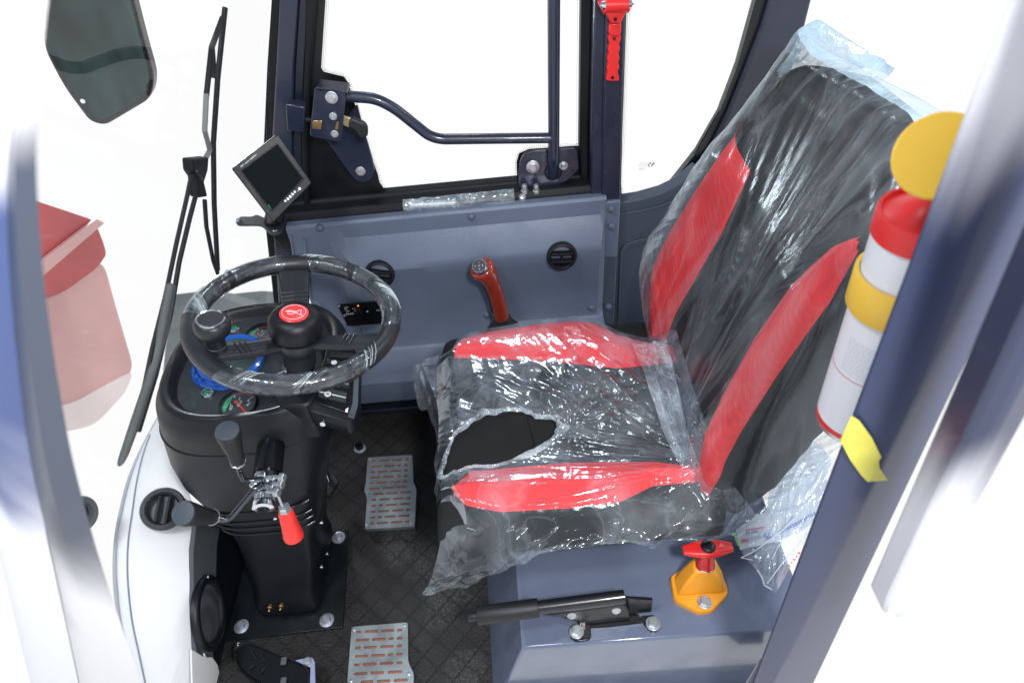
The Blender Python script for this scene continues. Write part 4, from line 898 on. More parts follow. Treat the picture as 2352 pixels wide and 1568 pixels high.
for (px,py),nst,q0,q1,L0 in (((752,611),26,.2,1.5,9),((885,700),30,.1,1.6,12),((437,705),26,1.3,2.9,9),((520,632),9,.3,1.7,7),((545,885),8,.3,1.8,8),((690,905),7,.4,1.5,9),((868,850),9,.2,1.7,8)):
    a0=an(px,py); tl=MB()
    for _ in range(nst):
        a=a0+rnd.gauss(0,3.2); q=rnd.uniform(q0,q0+.35); L=L0*rnd.uniform(.7,1.25); pth=[]
        for k in range(8):
            aa=a+L*k/7; qq=q+(q1-q0)*k/7; c=wp(aa,RW); d=(c-WC).normalized(); pth.append(c+(d*math.cos(qq)+WA*math.sin(qq))*(TR*1.07+.0006))
        tl.tube(pth,rnd.uniform(.00012,.0004),4)
    tl.build('film_strand',M['strand'],wh,smooth=60)

# ---------------------------------------------------------------- lever column and levers
SHA=V((-.466,.80,.505)); SHB=V((-.461,.705,.492)); sd=(SHB-SHA).normalized()
lc=thing('lever_column','chromed lever shaft with clamps and ribbed nuts poking out of the black console','shaft',SHB-V((0,0,.02)))
def sh(t): return SHA+(SHB-SHA)*t
MB().tube([sh(-.35),sh(.30)],.0255,28).build('sleeve',M['blackg'],lc,smooth=50)
MB().tube([sh(.0),sh(.62)],.0215,28).build('shaft',M['darksteel'],lc,smooth=50)
MB().lathe(sh(.45),sd,[(.026,0),(.0275,.002),(.0275,.008),(.026,.010)],32).build('clamp_ring',M['chrome'],lc,smooth=35)
def gearring(t,r,L,teeth,name,mat):
    n=teeth*4; prof=[]
    u,w,_=frame(sd)
    rg=[[sh(t)+sd*h+(u*math.cos(2*math.pi*k/n)+w*math.sin(2*math.pi*k/n))*(r*(1 if (k%4)<2 else .93)) for k in range(n)] for h in (0,L)]
    return MB().loft(rg).build(name,mat,lc,smooth=25)
gearring(.62,.0215,.010,28,'ribbed_nut',M['chrome']); gearring(.74,.018,.012,22,'ribbed_nut',M['steel'])
MB().lathe(sh(.88),sd,[(.0165,0),(.0195,.002),(.0195,.012),(.016,.014),(.0125,.0145),(.012,.010),(.006,.010)],32).build('end_nut',M['chrome'],lc,smooth=30)
gearring(1.0,.0105,.006,18,'end_spline',M['darksteel'])
for x,y,Y,dx in ((652,1094,.752,1),(648,1110,.742,.9),(640,1128,.725,.8)):
    p=at(x,y,Y=Y); MB().lathe(p-V((.012,0,0)),V((dx,-.25,.1)),[(.004,-.010),(.004,.006),(.0085,.006),(.0085,.014),(.007,.0155)],6).build('clamp_bolt',M['bolt'],lc,smooth=30)
for x,y,Y in ((600,1090,.75),(588,1112,.735)):
    MB().box(at(x,y,Y=Y),(.020,.012,.014)).build('clamp_lug',M['chrome'],lc,bevel=.003)
def grip(p0,p1,r0,r1,name,t,cap=M['gripcap']):
    d=(V(p1)-V(p0)); L=d.length; d.normalize()
    g=MB().lathe(p0,d,[(r0*.8,-.002),(r0,.002),(r0*1.02,L*.2),(r1*.98,L*.85),(r1,L*.96),(r1*.93,L)],30).build(name,M['grip'],t,smooth=40)
    MB().lathe(V(p0),d,[(r0*.9,-.005),(r0*1.06,-.004),(r0*1.06,-.001),(r0*.9,0)],24).build('collar',M['chrome'],g,smooth=40)
    MB().lathe(V(p1),d,[(r1*.94,-.0005),(r1*.92,.0012),(r1*.80,.0018)],28).build('end_disc',cap,g,smooth=40)
l1=thing('control_lever','short black lever with grey end disc angled up beside the console gauges','lever',at(600,1105,Y=.745)-V((0,0,.02)))
MB().tube(fillet([at(604,1100,Y=.745),at(582,1103,Y=.742),at(562,1104,Y=.738),at(550,1085,Y=.735),at(546,1056,Y=.732)],.012,5),.0048,12).build('rod',M['darksteel'],l1,smooth=50)
grip(at(546,1058,Y=.732),at(525,994,Y=.722)+V((0,0,.006)),.0125,.0195,'handle',l1)
l2=thing('control_lever','long cranked black lever with grey end disc reaching left over the white trim','lever',at(590,1120,Y=.72)-V((0,0,.02)))
MB().tube(fillet([at(600,1112,Y=.725),at(585,1122,Y=.715),at(533,1186,Y=.69),at(520,1194,Y=.686),at(484,1187,Y=.682)],.012,5),.0056,12).build('rod',M['darksteel'],l2,smooth=50)
grip(at(487,1187,Y=.682),at(431,1175,Y=.652)+V((0,-.01,.012)),.0135,.0205,'handle',l2)
l3=thing('adjuster_lever','small bright red conical adjuster grip hanging below the lever shaft','adjuster',at(655,1180,Y=.72)-V((0,0,.05)))
MB().tube([at(634,1124,Y=.725),at(653,1172,Y=.705)],.0032,10).build('rod',M['steel'],l3,smooth=50)
p0=at(653,1166,Y=.707); p1=at(676,1236,Y=.69)
d=(p1-p0).normalized(); L=(p1-p0).length
for h,r in ((-.004,.0105),(.003,.0115)): MB().lathe(p0+d*h,d,[(r,0),(r,.006),(r*.85,.007)],6).build('lock_nut',M['bolt'],l3,smooth=30)
MB().lathe(p0,d,[(.0125,.008),(.0135,.011),(.0155,L*.55),(.0185,L*.88),(.0175,L*.97),(.012,L)],30).build('handle',M['redlever'],l3,smooth=50)

# ---------------------------------------------------------------- floor plates
def floorplate(outline,rows,screws,label,z=.012):
    P=[at(x,y,Z=z) for x,y in outline]; c=sum(P,V((0,0,0)))/len(P); c.z=0
    t=thing('floor_grating',label,'floor plate',c,'slotted steel plates on the floor mat')
    cu=bpy.data.curves.new('outline','CURVE'); cu.dimensions='2D'; cu.fill_mode='BOTH'; cu.extrude=.0013
    def sp(pts):
        s_=cu.splines.new('POLY'); s_.points.add(len(pts)-1); s_.use_cyclic_u=True
        for q,p in zip(s_.points,pts): q.co=(p.x-c.x,p.y-c.y,0,1)
    sp(rounded(P,.006))
    for a,e_,r in rows:
        d=(e_-a).normalized(); w=V((-d.y,d.x,0)); n=5; q=[]
        for k in range(n+1):
            an_=math.pi*k/n; q.append(e_-d*r+(d*math.sin(an_)*r+w*(-math.cos(an_))*r))
        for k in range(n+1):
            an_=math.pi*k/n; q.append(a+d*r+(-d*math.sin(an_)*r+w*math.cos(an_)*r))
        sp(q)
    ob=bpy.data.objects.new('tmp',cu); COL.objects.link(ob); dg=bpy.context.evaluated_depsgraph_get()
    me=bpy.data.meshes.new_from_object(ob.evaluated_get(dg)); bpy.data.objects.remove(ob)
    me.materials.clear(); me.materials.append(M['plate']); me.name='plate'
    for v in me.vertices: v.co.z+=z
    o=bpy.data.objects.new('plate',me); COL.objects.link(o); o.parent=t
    ins=[p+(c-V((p.x,p.y,0)))*.04-V((0,0,z-.0075)) for p in P]
    MB().prism(ins,(0,0,-.006)).build('underlay',M['pink'],t)
    lipp=rounded(P,.006)
    MB().loft([[p+V((0,0,-.0014)) for p in lipp],[p+V((0,0,-.010)) for p in lipp]],caps=False).build('folded_edge',M['plate'],t)
    for x,y in screws: MB().lathe(at(x,y,Z=z+.0012),(0,0,1),[(.0042,0),(.0038,.0016),(.0015,.0022)],14).build('screw',M['bolt'],t)
    return t
d6=lambda x,y:Q('d6',x,y)
rows=[]
cr=[(592,[(430,465),(495,600),(620,725),(750,790)]),(646,[(425,525),(552,655),(680,718),(742,785)]),(698,[(415,458),(485,585),(612,718),(742,785)]),(752,[(410,515),(540,645),(672,712),(738,780)]),(805,[(405,450),(475,583),(605,712),(732,780)]),(860,[(402,508),(535,643),(667,775)]),(914,[(440,548),(572,682),(706,815)]),(970,[(430,475),(502,612),(636,745),(768,812)]),(1027,[(425,472),(497,540),(566,675),(702,808)]),(1085,[(420,466),(490,602),(628,738),(762,806)]),(1142,[(413,462),(484,530),(554,668),(692,804)]),(1200,[(408,455),(478,590),(616,732),(755,800)])]
for y,sl in cr:
    for x0,x1 in sl:
        sk=-.055
        a=at(*d6(x0,y+(x0-600)*sk),Z=.012); e_=at(*d6(x1,y+(x1-600)*sk),Z=.012); rows.append((a,e_,.0031))
floorplate([d6(x,y) for x,y in [(390,562),(828,536),(835,800),(868,868),(850,1238),(362,1264),(384,960),(356,890),(372,800)]],rows,[d6(x,y) for x,y in [(412,574),(804,550),(387,903),(828,860),(383,1230),(816,1205)]],'slotted steel floor plate in front of the seat, farther from the camera')
d2=lambda x,y:Q('d2',x,y)
rows=[]
cr=[(962,[(1150,1188),(1212,1308),(1330,1426),(1448,1488)]),(1022,[(1145,1243),(1265,1364),(1386,1426),(1448,1488)]),(1078,[(1142,1182),(1205,1302),(1326,1424),(1446,1486)]),(1140,[(1140,1238),(1260,1362),(1380,1422),(1446,1488)]),(1202,[(1132,1176),(1198,1300),(1322,1422),(1446,1488)]),(1268,[(1132,1230),(1255,1355),(1380,1488)]),(1330,[(1180,1275),(1300,1400),(1425,1528)]),(1392,[(1150,1195),(1220,1320),(1345,1450)])]
for y,sl in cr:
    for x0,x1 in sl:
        sk=-.05
        a=at(*d2(x0,y+(x0-1300)*sk),Z=.012); e_=at(*d2(x1,y+(x1-1300)*sk),Z=.012); rows.append((a,e_,.0031))
floorplate([d2(x,y) for x,y in [(1116,930),(1527,897),(1530,1185),(1572,1275),(1562,1500),(1085,1530),(1085,1320),(1100,1130)]],rows,[d2(x,y) for x,y in [(1135,948),(1507,917),(1538,1273),(1113,1325)]],'slotted steel floor plate at the bottom edge near the pedal')
fb=thing('floor_bolt','black capped bolt in a steel ring on the mat behind the console','bolt',at(827,1027,Z=0))
pz=at(827,1030,Z=0)
MB().lathe(pz,(0,0,1),[(.0165,0),(.0165,.004),(.015,.005)],26).build('washer',M['washer'],fb)
MB().lathe(pz,(0,0,1),[(.012,.004),(.012,.014),(.010,.016)],6).build('bolt_head',M['blackg'],fb,smooth=30)
# pedals
pd=thing('foot_pedal','black moulded foot pedal with glossy ribs at the bottom left of the mat','pedal',at(600,1520,Z=0))
e6=lambda x,y:Q('e6',x,y)
PZ=.06
po=[at(*e6(x,y),Z=PZ) for x,y in [(330,300),(420,200),(600,180),(900,290),(1350,470),(1550,560),(1850,700),(1900,1050),(1900,1300),(1200,1300),(900,1050),(560,830),(390,640),(330,450)]]
po=smoothpath(po,4,closed=True); pc=sum(po,V((0,0,0)))/len(po)
b=MB(); b.loft([[p+V((0,0,-.02)) for p in po],po,[p+(pc-p)*.05+V((0,0,.006)) for p in po],[p+(pc-p)*.10+V((0,0,.005)) for p in po],[p+(pc-p)*.14+V((0,0,.0)) for p in po]]); b.build('pad',M['blackg'],pd,smooth=50)
b=MB()
for s0,s1 in (((680,340),(765,480)),((875,420),(950,550)),((660,700),(760,640)),((880,800),(960,690))): b.tube([at(*e6(*s0),Z=PZ+.003),at(*e6(*s1),Z=PZ+.003)],.0022,6)
b.build('pad_rib',M['darksteel'],pd)
for x,y in ((1330,560),(1325,960)): MB().box(at(*e6(x,y),Z=PZ+.004),(.012,.016,.008)).build('clip',M['kick'],pd,bevel=.002)
MB().tube([pc+V((0,0,-.01)),V((pc.x,pc.y,.0))],.02,14).build('stem',M['blackg'],pd)
pb_=thing('pedal_bracket','angled grey steel bracket bolted beside the black foot pedal','bracket',at(715,1530,Z=0))
bp_=[at(*e6(x,y),Z=.075) for x,y in [(1545,540),(1850,480),(1900,500),(1935,580),(1945,1000),(1945,1250),(1830,1250),(1850,680)]]
MB().prism(bp_,(0,0,-.004)).build('arm',pm('grey_bracket_paint',(.30,.33,.48),.4,bump=(100,.05)),pb_,bevel=.001)
MB().prism([bp_[4],bp_[5],bp_[5]+V((.002,0,-.07)),bp_[4]+V((.002,0,-.07))],(-.003,0,0)).build('upright',M['blackg'],pb_)
MB().hexbolt(at(*e6(1795,570),Z=.075),(0,0,1),.0085,.006).build('bolt',M['bolt'],pb_,smooth=30)
p2=thing('brake_pedal','dark ribbed pedal pad half hidden behind the console foot','pedal',at(770,1110,Z=0))
qd=[at(x,y,Z=.05) for x,y in [(735,1120),(765,1085),(778,1105),(755,1140)]]
MB().prism(rounded(qd,.006),(0,0,-.012)).build('pad',M['grip'],p2,bevel=.002)
b=MB()
for k in range(5):
    a=qd[0]+(qd[1]-qd[0])*(.15+.17*k); c=qd[3]+(qd[2]-qd[3])*(.15+.17*k); b.tube([a+V((0,0,.001)),c+V((0,0,.001))],.0016,6)
b.build('pad_rib',M['grip'],p2); MB().tube([at(757,1112,Z=.04),at(757,1112,Z=.04)*1.0+V((-.02,.06,.06))],.007,10).build('pedal_arm',M['darksteel'],p2)

# ---------------------------------------------------------------- white trim panel with vent and speaker
fpn=thing('front_trim','white curved trim panel beside the console, holding a round vent','trim panel',(-.72,.7,.0))
XA=-.625
eA=[at(400,950,X=-.735),at(400,1050,X=-.735),at(430,1120,X=-.735),at(452,1190,X=-.715),at(448,1250,X=-.705),at(445,1320,X=-.702),at(452,1420,X=-.70),at(470,1500,X=-.698),at(505,1600,X=-.695)]
eB=[at(380,930,X=-.84),at(330,1020,X=-.87),at(295,1100,X=-.86),at(272,1190,X=-.85),at(262,1260,X=-.84),at(262,1340,X=-.83),at(272,1430,X=-.82),at(290,1520,X=-.81),at(310,1640,X=-.79)]
eA=smoothpath(eA,5); eB=smoothpath(eB,5)
b=MB()
rows=[]
for p,q in zip(eA,eB):
    rr=[]
    for k in range(11):
        t=k/10; c=p+(q-p)*t; c=c+V((0,0,.018*math.sin(math.pi*t)**.8)); rr.append(c)
    rr.append(q+V((-.02,.01,-.03))); rr.append(q+V((-.03,.01,-.2))); rows.append(rr)
b.loft(rows,closed=False,caps=False); b.build('trim_shell',M['whitep'],fpn,smooth=60)
MB().tube([q+V((.004,0,.004)) for q in eB],.0035,8).build('edge_seal',pm('pale_grey_seal',(.42,.46,.50),.6),fpn)
MB().tube([p+(q-p)*.80+V((0,0,.0135)) for p,q in zip(eA[4:],eB[4:])],.0018,6).build('seam_line',pm('slate_seam',(.25,.29,.36),.6),fpn)
vp=eA[14]+(eB[14]-eA[14])*.3
pv=onp(375,1168,vp+V((0,0,.062)),V((.35,-.5,.8)))
_n=V((.30,-.42,.85)).normalized()
rv=MB().lathe(pv,_n,[(.043,-.012),(.044,.003),(.041,.009),(.034,.010),(.031,.006),(.029,-.006),(.028,-.022),(.043,-.05)],40,caps=False).build('air_vent',M['dash'],fpn,smooth=45)
MB().lathe(pv-_n*.014,_n,[(.031,0),(.031,.001)],32).build('duct',M['frit'],rv)
u,w,_=frame(_n,V((0,1,.2)))
for k in (-.35,.3):
    b=MB(); h=.029*math.sqrt(1-k*k); b.loft([[pv+w*h*s+u*(k*.03+dz)+_n*(-.012+dy+.005*(1-s*s)) for dz,dy in ((-.002,0),(-.003,.012),(.002,.014),(.003,0))] for s in (-1,-.5,0,.5,1)]); b.build('louvre',M['dash'],rv,smooth=50)
kp_=thing('kick_panel','dark grey kick panel beside the console foot, in front of the white trim','kick panel',(-.63,.7,0))
kk=[at(x,y,X=-.700) for x,y in [(452,1200),(500,1195),(545,1215),(560,1300),(540,1400),(520,1500),(505,1580),(505,1700),(470,1700),(452,1520),(444,1380),(444,1260)]]
MB().prism(kk,(-.01,0,0)).build('panel_sheet',M['kick'],kp_,bevel=.002)
MB().prism([at(x,y,X=-.696) for x,y in [(508,1560),(500,1525),(488,1508),(470,1508),(440,1490),(446,1700),(506,1700)]],(-.004,0,0)).build('lower_pad',pm('light_grey_pad',(.80,.81,.81),.6,var=.06),kp_,bevel=.001)
MB().prism([V((-.699,.62,.0)),V((-.699,1.05,.0)),V((-.699,1.05,.20)),V((-.699,.85,.16)),V((-.699,.62,.02))],(-.03,0,0)).build('lower_skirt',M['blackp'],kp_)
spk=thing('door_speaker','round black loudspeaker with perforated mesh set in the kick panel','speaker',at(480,1405,X=-.70))
ps=at(477,1407,X=-.696); nx=V((1,.10,.0)).normalized()
MB().lathe(ps,nx,[(.079,-.004),(.079,.005),(.076,.010),(.069,.012),(.063,.010),(.060,.006),(.058,.003)],56,caps=False).build('ring',M['blackp'],spk,smooth=45)
MB().lathe(ps,nx,[(.060,.003),(.048,.005),(.025,.007),(.001,.0075)],48,caps=False).build('mesh_grille',M['perf'],spk,smooth=60)
MB().lathe(at(478,1324,X=-.686),nx,[(.0035,0),(.003,.0015)],10).build('screw',M['bolt'],spk)
kb=thing('round_grommet','small round grey rubber grommet at the lower left behind the front post','grommet',at(185,1180,X=-.85))
pk=at(183,1180,X=-.85); MB().lathe(pk,(1,-.3,.4),[(.034,-.01),(.034,.004),(.030,.010),(.022,.008),(.019,-.004)],32,caps=False).build('rubber_ring',M['kick'],kb,smooth=50)
MB().lathe(pk,(1,-.3,.4),[(.022,-.005),(.022,-.003)],28).build('rubber_core',M['frit'],kb)
# ---------------------------------------------------------------- seat box and what stands on it
ZB_=.25
bx=thing('seat_box','glossy slate blue steel box under the driving seat, with a flared left side','seat box',(.3,.9,0))
nl=at(1200,1490,Z=ZB_); nr=at(1790,1440,Z=ZB_)
yN0=nl.y
b=MB()
x0,x1=nl.x,.50
S0=[V((x0,yN0,ZB_)),V((x1,yN0-.004,ZB_)),V((x1,1.27,ZB_)),V((x0-.006,1.27,ZB_))]
fl0=at(1112,1335,Z=0); 
S1=[V((fl0.x+.012,yN0-.01,0)),V((x1,yN0-.014,0)),V((x1,1.30,0)),V((fl0.x-.004,1.30,0))]
b.loft([S1,S0]); b.build('box_shell',M['box'],bx,smooth=30,bevel=.005)
# lever slot in the lid
d3=lambda x,y:Q('d3',x,y)
sl=[at(*d3(x,y),Z=ZB_+.0015) for x,y in [(925,792),(1060,785),(1305,755),(1285,690),(1100,640),(925,690)]]
MB().prism(sl,(0,0,-.001)).build('lever_slot',M['frit'],bx,smooth=0)
hb_=thing('hand_brake','black tubular hand brake lever on its bracket, bolted on the slate blue box','hand brake',at(1400,1430,Z=ZB_))
ZH=.312
g0=at(*d3(98,702),Z=ZH-.006); g1=at(*d3(548,640),Z=ZH); t1=at(*d3(1178,560),Z=ZH+.006)
MB().tube([g1-(g1-g0)*.02,t1],.0125,24).build('tube',M['seal'] if False else pm('satin_black_tube',(.012,.013,.018),.28,coat=.4),hb_,smooth=50)
dd=(g1-g0).normalized(); Lg=(g1-g0).length
b=MB(); b.lathe(g0,dd,[(.0150,0),(.0165,.003),(.0168,Lg*.5),(.0165,Lg-.003),(.0155,Lg)],28); b.build('grip',M['grip'],hb_,smooth=45)
b=MB()
for k in range(9): b.sphere(g0+dd*(Lg*(.12+.09*k))+V((0,-.004,-.0135)),.0062,10,8)
b.build('finger_ridge',M['grip'],hb_,smooth=60)
MB().lathe(g0-dd*.016,dd,[(.0075,0),(.0085,.0015),(.0085,.02)],20).build('button',M['gripcap'] if False else M['grip'],hb_,smooth=40)
brk=[at(*d3(x,y),Z=ZH-.012) for x,y in [(560,690),(850,640),(1190,600),(1235,650),(1230,690),(900,730),(860,745),(820,725),(770,705),(700,690)]]
# upright bracket: a plate standing on edge along the tube
along=(t1-g1).normalized(); 
def bp2(px,z): 
    p=at(*d3(px,640),Z=ZH); s_=(p-g1).dot(along); q=g1+along*s_; return V((q.x,q.y-.004,z))
MB().prism([bp2(600,ZH-.004),bp2(1190,ZH+.004),bp2(1230,ZH-.022),bp2(1235,ZB_+.003),bp2(930,ZB_+.003),bp2(860,ZB_+.012),bp2(770,ZH-.024)],(0,-.010,0)).build('side_plate',M['blackp'],hb_,bevel=.002)
MB().prism([bp2(1190,ZH-.002)+V((0,.004,0)),bp2(1412,ZH-.012),bp2(1415,ZB_+.004),bp2(1240,ZB_+.004)],(0,.006,0)).build('rear_plate',M['blackp'],hb_,bevel=.001)
for pts in ([(775,780),(800,760),(915,745),(930,770),(935,850),(915,875),(830,890),(785,870)],[(1285,700),(1400,690),(1436,770),(1430,800),(1405,818),(1370,815),(1330,770)]):
    MB().prism(rounded([at(*d3(x,y),Z=ZB_+.006) for x,y in pts],.008),(0,0,-.005)).build('foot',M['blackg'],hb_,bevel=.001)
MB().prism([at(*d3(x,y),Z=ZB_+.02) for x,y in [(850,680),(880,680),(890,750),(850,755)]],(0,0,-.015)).build('foot_web',M['blackg'],hb_)
for x,y in ((828,818),(1390,760)): MB().hexbolt(at(*d3(x,y),Z=ZB_+.006),(0,0,1),.0098,.0075,washer=.0135).build('bolt',M['bolt'],hb_,smooth=30)
for x,y in ((790,680),(1122,664)):
    p=at(*d3(x,y),Z=ZH-.010); MB().lathe(V((p.x,bp2(x,0).y-.010,p.z-.004)),(0,-1,.25),[(.0085,-.002),(.0082,.002),(.0055,.0032),(.005,.002)],18).build('pin',M['bolt'],hb_,smooth=30)
# isolator knob
iso=thing('isolator_switch','amber pyramid housing topped by a red T handle, bolted on the slate blue box','switch',at(1605,1350,Z=ZB_))
fo=[at(*d3(x,y),Z=ZB_+.012) for x,y in [(1515,410),(1690,300),(1840,300),(1935,470),(1942,540),(1820,665),(1720,672),(1560,590),(1540,560)]]
fo=rounded(fo,.006); fc=sum(fo,V((0,0,0)))/len(fo)
b=MB(); b.loft([[p-V((0,0,.012)) for p in fo],[p-V((0,0,.003)) for p in fo],[p+(fc-p)*.03 for p in fo]])
b.build('flange',M['amber'],iso,smooth=35)
pyb=[at(*d3(x,y),Z=ZB_+.012) for x,y in [(1540,425),(1690,312),(1835,312),(1918,460),(1925,530),(1570,560)]]
zt=.318
pyt=[at(*d3(x,y),Z=zt) for x,y in [(1690,300),(1695,278),(1838,280),(1845,300),(1835,372),(1710,375)]]
b=MB(); pmid=[a*.5+c*.5+(a*.5+c*.5-(fc+V((0,0,.035))))*.10 for a,c in zip(pyb,[pyt[0],pyt[1],pyt[2],pyt[3],pyt[4],pyt[5]])]; b.loft([pyb,pmid,[p+(sum(pyt,V((0,0,0)))/6-p)*-.10 for p in pyt]]); b.build('housing',M['amber'],iso,smooth=20,bevel=.004)
MB().hexbolt(at(*d3(1768,602),Z=ZB_+.0125),(0,0,1),.0095,.007,washer=.0135).build('bolt',M['bolt'],iso,smooth=30)
sc0=at(*d3(1772,325),Z=zt); 
sc1=at(*d3(1780,215),Z=zt+.032); sdv=(sc1-sc0).normalized(); sL=(sc1-sc0).length
MB().lathe(sc0,sdv,[(.0175,-.002),(.0172,.004),(.0165,.005),(.0150,sL)],28).build('stem',pm('deep_red_plastic',(.42,.012,.012),.22,coat=.4),iso,smooth=45)
MB().lathe(sc0,sdv,[(.0182,-.003),(.0182,-.001)],26).build('stem_ring',M['chrome'],iso)
hx0=at(*d3(1608,230),Z=zt+.032); hx1=at(*d3(1968,205),Z=zt+.032); hd=(hx1-hx0); HL=hd.length; hd.normalize(); hw=V((0,0,1)).cross(hd)
hc=(hx0+hx1)/2; hst=[]
for k in range(21):
    s_=(k/20-.5)*2; wy=.0175*(1-.52*abs(s_)**1.6); th=.0085*(1-.45*abs(s_)**1.5)
    hst.append([hc+hd*s_*HL*.5+hw*wy*math.copysign(abs(math.cos(q))**.5,math.cos(q))+V((0,0,1))*(th*math.copysign(abs(math.sin(q))**.6,math.sin(q))+.004) for q in [j*math.pi/10 for j in range(20)]])
th_=MB(); th_.loft(hst); th_=th_.build('t_handle',M['redp'],iso,smooth=40)
MB().lathe(hc+V((0,0,.0115)),(0,0,1),[(.0135,-.003),(.0135,.002),(.0115,.0045),(.006,.0055)],26).build('centre_cap',M['blackp'],th_,smooth=50)
b=MB(); q=hc+hd*HL*.27+V((0,0,.0128)); b.add([q-hd*.006-hw*.004,q+hd*.006-hw*.004,q+hw*.006],[(0,1,2)]); b.build('moulded_mark',pm('light_red_mark',(.80,.16,.14),.4),th_,smooth=0)

# ---------------------------------------------------------------- the seat
seat=thing('operator_seat','black and red sprung operator seat with a tall backrest and four red mesh side bolsters','seat',(.1,.89,.25))
z0=.495
NOx=[-.13,-.104,-.044,.068,.157,.224,.34];NOy=[.710,.676,.657,.653,.655,.684,.684]
NIx=[-.13,-.095,.079,.234,.34];NIy=[.712,.746,.748,.734,.706]
FIx=[-.13,.064,.212,.34];FIy=[1.045,1.012,.972,.976]
FOx=[-.13,-.109,.007,.123,.184,.229,.279,.34];FOy=[1.060,1.100,1.124,1.130,1.116,1.075,1.046,1.03]
def cush_keys(x):
    no=interp(NOx,NOy,x); ni=interp(NIx,NIy,x); fi=interp(FIx,FIy,x); fo_=sinterp(FOx,FOy,x)
    en=.638; ef=1.148
    return [(en+.006,-.115),(en,-.075),(min(en+.010,no-.012),-.028),(no,-.004),((no+ni)/2,.008),(ni,-.003),((ni+fi)/2,-.020),(fi,-.003),((fi+fo_)/2,.008),(fo_,-.004),(max(ef-.012,fo_+.008),-.03),(ef,-.07),(ef-.006,-.115)]
def sx(s):   # front roll then straight back
    return (sinterp([0,.05,.09,.13,.18,1],[-.145,-.160,-.158,-.148,-.120,.345],s), interp([0,.05,.09,.13,.155,.18,1],[.115,.07,.035,.012,.004,0,0],s))
def cush(s,p):
    x,dr=sx(s); K=cush_keys(x); y=sinterp(range(13),[k[0] for k in K],p); z=sinterp(range(13),[k[1] for k in K],p)
    z=max(z-dr*.9,-.118) ; 
    return V((x,y,z0+z))
def strip(b,fn,p0,p1,ns,np_,s0=0,s1=1): b.grid(lambda i,j:fn(s0+(s1-s0)*i,p0+(p1-p0)*j),ns,np_)
b=MB(); strip(b,cush,0,12,90,72)
cu_=b.build('seat_cushion',M['cloth'],seat,smooth=60)
for p0,p1 in ((3,5),(7,9)):
    b=MB(); b.grid(lambda i,j:cush(.172+(1-.172)*i,p0+(p1-p0)*j)+V((0,0,.0014+.0035*math.sin(math.pi*j)**.5)),80,16); b.build('bolster',M['redcloth'],seat,smooth=60)
b=MB(); b.tube([V((.022+.004*math.sin(k*.5),.75+.26*k/20,cush(.18+.82*(.022+.12)/.465,5+2*k/20).z+.001)) for k in range(21)],.0012,6); b.build('stitched_seam',M['seal'],cu_)
b=MB(); b.box((.10,.89,.315),(.34,.26,.13)); b.build('suspension',M['blackp'],seat,bevel=.01)
# backrest
BO=V((.335,0,.47)); ta=math.radians(17); UB=V((math.sin(ta),0,math.cos(ta))); NB=V((-math.cos(ta),0,math.sin(ta)))
def bpnt(y,h,n): return BO+UB*h+NB*n+V((0,y,0))
bNO=([0,.07,.165,.287,.43,.515,.66],[.662,.657,.674,.683,.685,.712,.72])
bNI=([0,.04,.145,.267,.379,.461,.515,.66],[.708,.735,.766,.779,.776,.753,.718,.73])
bFI=([0,.089,.196,.312,.421,.470,.66],[1.035,1.032,1.028,1.024,1.037,1.12,1.09])
bFO=([0,.032,.123,.261,.398,.468,.66],[1.07,1.16,1.205,1.19,1.155,1.130,1.10])
def back_keys(h):
    no=interp(*bNO,h); ni=interp(*bNI,h); fi=interp(*bFI,h); fo_=sinterp(*bFO,h)
    k=interp([0,.1,.42,.56,.66],[.5,1,.8,.2,0],h)
    return [(no+.010,-.13),(no-.012,-.07),(no-.010,-.01),(no,.030*k+.004),((no+ni)/2,.050*k+.004),(ni,.028*k+.002),((ni+fi)/2,.0),(fi,.028*k+.002),((fi+fo_)/2,.050*k+.004),(fo_,.030*k+.004),(fo_+.010,-.01),(fo_+.012,-.07),(fo_-.01,-.13)]
def sh_(s): return (sinterp([0,.80,.88,.93,.96,1],[-.02,.555,.588,.598,.598,.575],s), interp([0,.80,.86,.90,.94,.97,1],[0,0,.008,.022,.05,.09,.13],s))
def crown(y,s):
    w=min(1,max(0,(s-.55)/.3)); w=w*w*(3-2*w)
    return w*((1.10-y)*.115-7.0*max(0,.80-y)**2)
def back(s,p):
    h,dn_=sh_(s); K=back_keys(h); y=sinterp(range(13),[k[0] for k in K],p); n=sinterp(range(13),[k[1] for k in K],p)
    n=max(n-dn_,-.135*interp([-.02,.0,.1,.25,.36],[.30,.36,.55,.88,1],h)); m=.90; 
    y=y+(m-y)*.10*max(0,(s-.8)/.2)**2
    return bpnt(y,h+crown(y,s),n)
b=MB(); strip(b,back,0,12,90,72); b.grid(lambda i,j:back(i,0)*(1-j)+back(i,12)*j,90,4)
b.build('backrest',M['cloth'],seat,smooth=60)
def sofh(h):
    lo,hi=0,1
    for _ in range(30):
        m=(lo+hi)/2
        if sh_(m)[0]<h: lo=m
        else: hi=m
    return lo
def bol(p0,p1,top):
    def fn(i,j):
        ht=interp([0,1],top,j); return back(sofh(-.01)+(sofh(ht)-sofh(-.01))*i,p0+(p1-p0)*j)+NB*(.0012+.004*math.sin(math.pi*j)**.5)
    return fn
MB().grid(bol(3,5,(.513,.508)),90,16).build('bolster',M['redcloth'],seat,smooth=60)
MB().grid(bol(7,9,(.425,.475)),90,16).build('bolster',M['redcloth'],seat,smooth=60)

